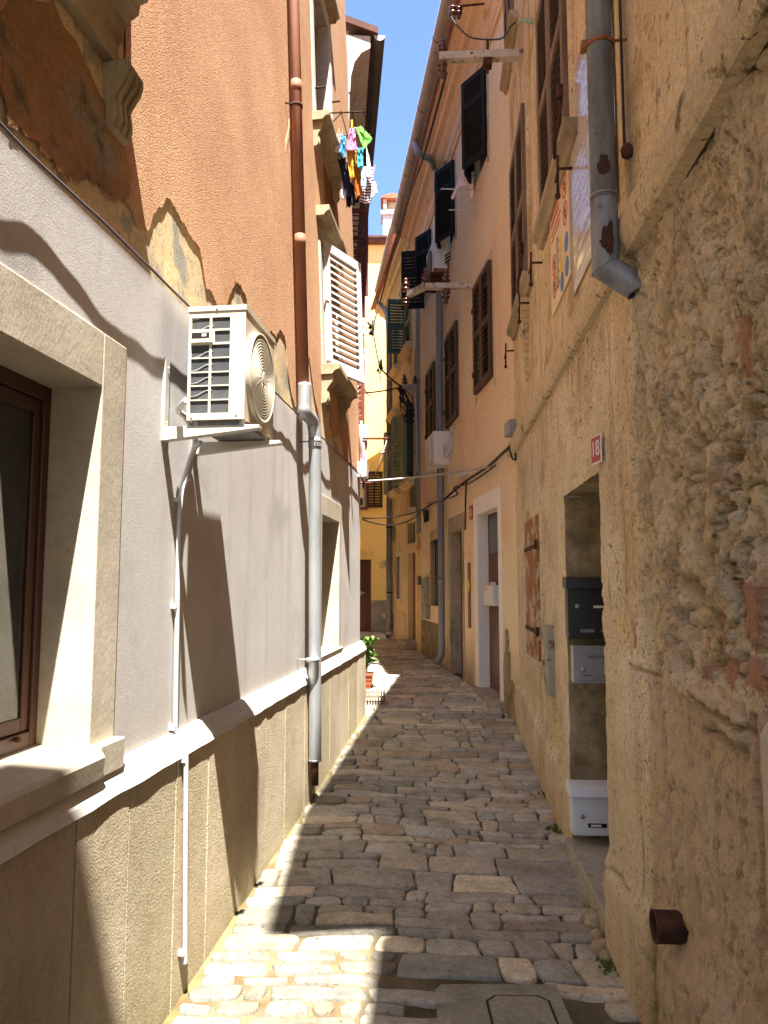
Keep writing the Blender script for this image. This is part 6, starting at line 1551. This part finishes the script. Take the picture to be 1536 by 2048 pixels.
m = MB(); m.box(-.11, .11, -.11, .11, .15, .183); m.build('soil', m_soil, PT)
m = MB(); tips = []
for k in range(11):
    a = random.uniform(0, 6.28); r = random.uniform(.05, .20); h = random.uniform(.14, .43)
    p1 = Vector((.04*math.cos(a), .04*math.sin(a), .17)); p3 = Vector((r*math.cos(a)+.05, r*math.sin(a), .17+h)); p2 = p1.lerp(p3, .5)+Vector((-.03*math.cos(a), -.03*math.sin(a), .05))
    sp = smoothpts([p1, p2, p3], 5); m.tube(sp, [.009-.005*i/(len(sp)-1) for i in range(len(sp))], 6)
    tips += [(sp[i], (sp[min(i+1, len(sp)-1)]-sp[i-1]).normalized(), i/len(sp)) for i in range(3, len(sp))]
m.build('stems', m_stem, PT)
m = MB()
for (p, d, t_) in tips:
    for q in range(7 if t_ > .75 else 4):
        a = random.uniform(0, 6.28); el = random.uniform(-.2, .9)
        v = (Vector((math.cos(a)*math.cos(el), math.sin(a)*math.cos(el), math.sin(el)))+d*.5).normalized(); ln = random.uniform(.05, .085); w2 = ln*.24
        s_ = v.cross(Vector((random.uniform(-.3, .3), random.uniform(-.3, .3), 1))).normalized(); nn = s_.cross(v); o_ = p+v*.008
        pr = [(0, 0, 0), (.3, .8, .12), (.6, 1.0, .10), (.85, .6, 0), (1, 0, -.10)]
        top = [o_+v*ln*a_+s_*w2*b_+nn*ln*c_ for a_, b_, c_ in pr]; bot = [o_+v*ln*a_-s_*w2*b_+nn*ln*c_ for a_, b_, c_ in pr]; mid_l = [o_+v*ln*a_+nn*ln*(c_-.05) for a_, b_, c_ in pr]
        for i in range(4):
            for sd in (top, bot):
                vs_ = [mid_l[i], mid_l[i+1], sd[i+1], sd[i]]
                u_ = []
                for z in vs_:
                    if not any((z-w).length < 1e-6 for w in u_): u_.append(z)
                if len(u_) >= 3: m.bm.faces.new([m.bm.verts.new(z) for z in u_]).smooth = True
m.build('foliage', m_leaf, PT, normals=False)
a, b, c, d = gpt(722, 1384), gpt(752, 1384), gpt(772, 1412), gpt(722, 1413)
o0 = (a+b+c+d)/4; t = thing('slatted_grate', 'dark slatted grating lying on the sunny paving beside the pot', 'grating', Matrix.Translation((o0.x, o0.y, ground(o0.x, o0.y)+.012)))
m = MB(); xl_, xr_ = d.x-.06, c.x; yl, yh = c.y, a.y
for k in range(11):
    x = xl_+(xr_-xl_)*k/11; m.box(x-o0.x, x+(xr_-xl_)/11*.62-o0.x, yl-o0.y, yh-o0.y, .012, .034)
m.build('slats', m_grate, t, bevel=.003); m = MB()
for yy in (yl+.04, (yl+yh)/2, yh-.06): m.box(xl_-o0.x, xr_-o0.x-.02, yy-o0.y, yy-o0.y+.02, 0, .012)
m.build('crossbars', m_grate, t)
for i, (px, py, lab) in enumerate(((1112, 1662, 'small green weed at the foot of the near wall beside the white letterbox'), (1095, 1590, 'tiny weed tuft at the wall foot short of the hatch'), (1222, 1938, 'weed tuft near the rusty waste pipe'))):
    p = gpt(px, py); t = thing('weed', lab, 'weed', Matrix.Translation(p)); m = MB()
    for k in range(60):
        a = random.uniform(0, 6.28); r = random.uniform(.0, .09); bpt = Vector((r*math.cos(a)*.7, r*math.sin(a), .0)); v = Vector((random.uniform(-.6, .6), random.uniform(-.6, .6), 1)).normalized()*random.uniform(.012, .034); s_ = v.cross(Vector((0, 1, .2))).normalized()*.006
        m.quad(bpt-s_, bpt+s_, bpt+v*.6+s_*1.6, bpt+v)
    m.build('leaves', m_moss, t, normals=False)
for i in range(5):
    px, py = ((1196, 1880), (1205, 1905), (1185, 1850), (1178, 1812), (1212, 1920))[i]; p = gpt(px, py); m = MB()
    s_ = random.uniform(.03, .055); bmesh.ops.create_icosphere(m.bm, subdivisions=2, radius=s_)
    for v in m.bm.verts: v.co *= 1+.35*fnoise(v.co.x*18+i*7, v.co.y*18, v.co.z*18)
    o = m.build('loose_stone', m_stone_old, smooth=False); o.location = p+Vector((0, 0, s_*.35)); tag(o, 'loose broken stone lying in the gap at the foot of the near wall', 'stone', 'broken stones at the wall foot')
# ================================================================== LIGHT, SKY, CAMERA
sh = Vector((.993, -.119, 0)); al = Vector((.119, .993, 0))
sun_dir = (-.135*sh+.40*al-Vector((0, 0, 1))).normalized()
sd = bpy.data.lights.new('sun', 'SUN'); sd.energy = 2.75; sd.angle = rad(.5); sd.color = (1, .95, .86)
so = bpy.data.objects.new('sun', sd); COL.objects.link(so); so.rotation_euler = sun_dir.to_track_quat('-Z', 'Y').to_euler(); so.location = (2, -3, 20)
wd = bpy.data.worlds.new('World'); SC.world = wd; wd.use_nodes = True
nt = wd.node_tree; bg = nt.nodes['Background']; sk = nt.nodes.new('ShaderNodeTexSky'); sk.sky_type = 'NISHITA'; sk.sun_disc = False
to = -sun_dir
sk.sun_elevation = math.asin(to.z); sk.sun_rotation = math.atan2(to.x, to.y)
sk.air_density = .85; sk.dust_density = .25; sk.ozone_density = 3.5; sk.altitude = 900
nt.links.new(sk.outputs[0], bg.inputs[0]); bg.inputs[1].default_value = .05
cd = bpy.data.cameras.new('camera'); co = bpy.data.objects.new('camera', cd); COL.objects.link(co)
co.location = CAMP; co.rotation_euler = (rad(90)+PIT, 0, 0)
cd.sensor_fit = 'VERTICAL'; cd.sensor_height = 36; cd.lens = 36*FPX/2048; cd.clip_start = .05; cd.clip_end = 2000
SC.camera = co
vs_ = SC.view_settings; vs_.view_transform = 'Standard'; vs_.look = 'None'; vs_.exposure = 3.2; vs_.gamma = 1
SC.cycles.max_bounces = 12; SC.cycles.diffuse_bounces = 8
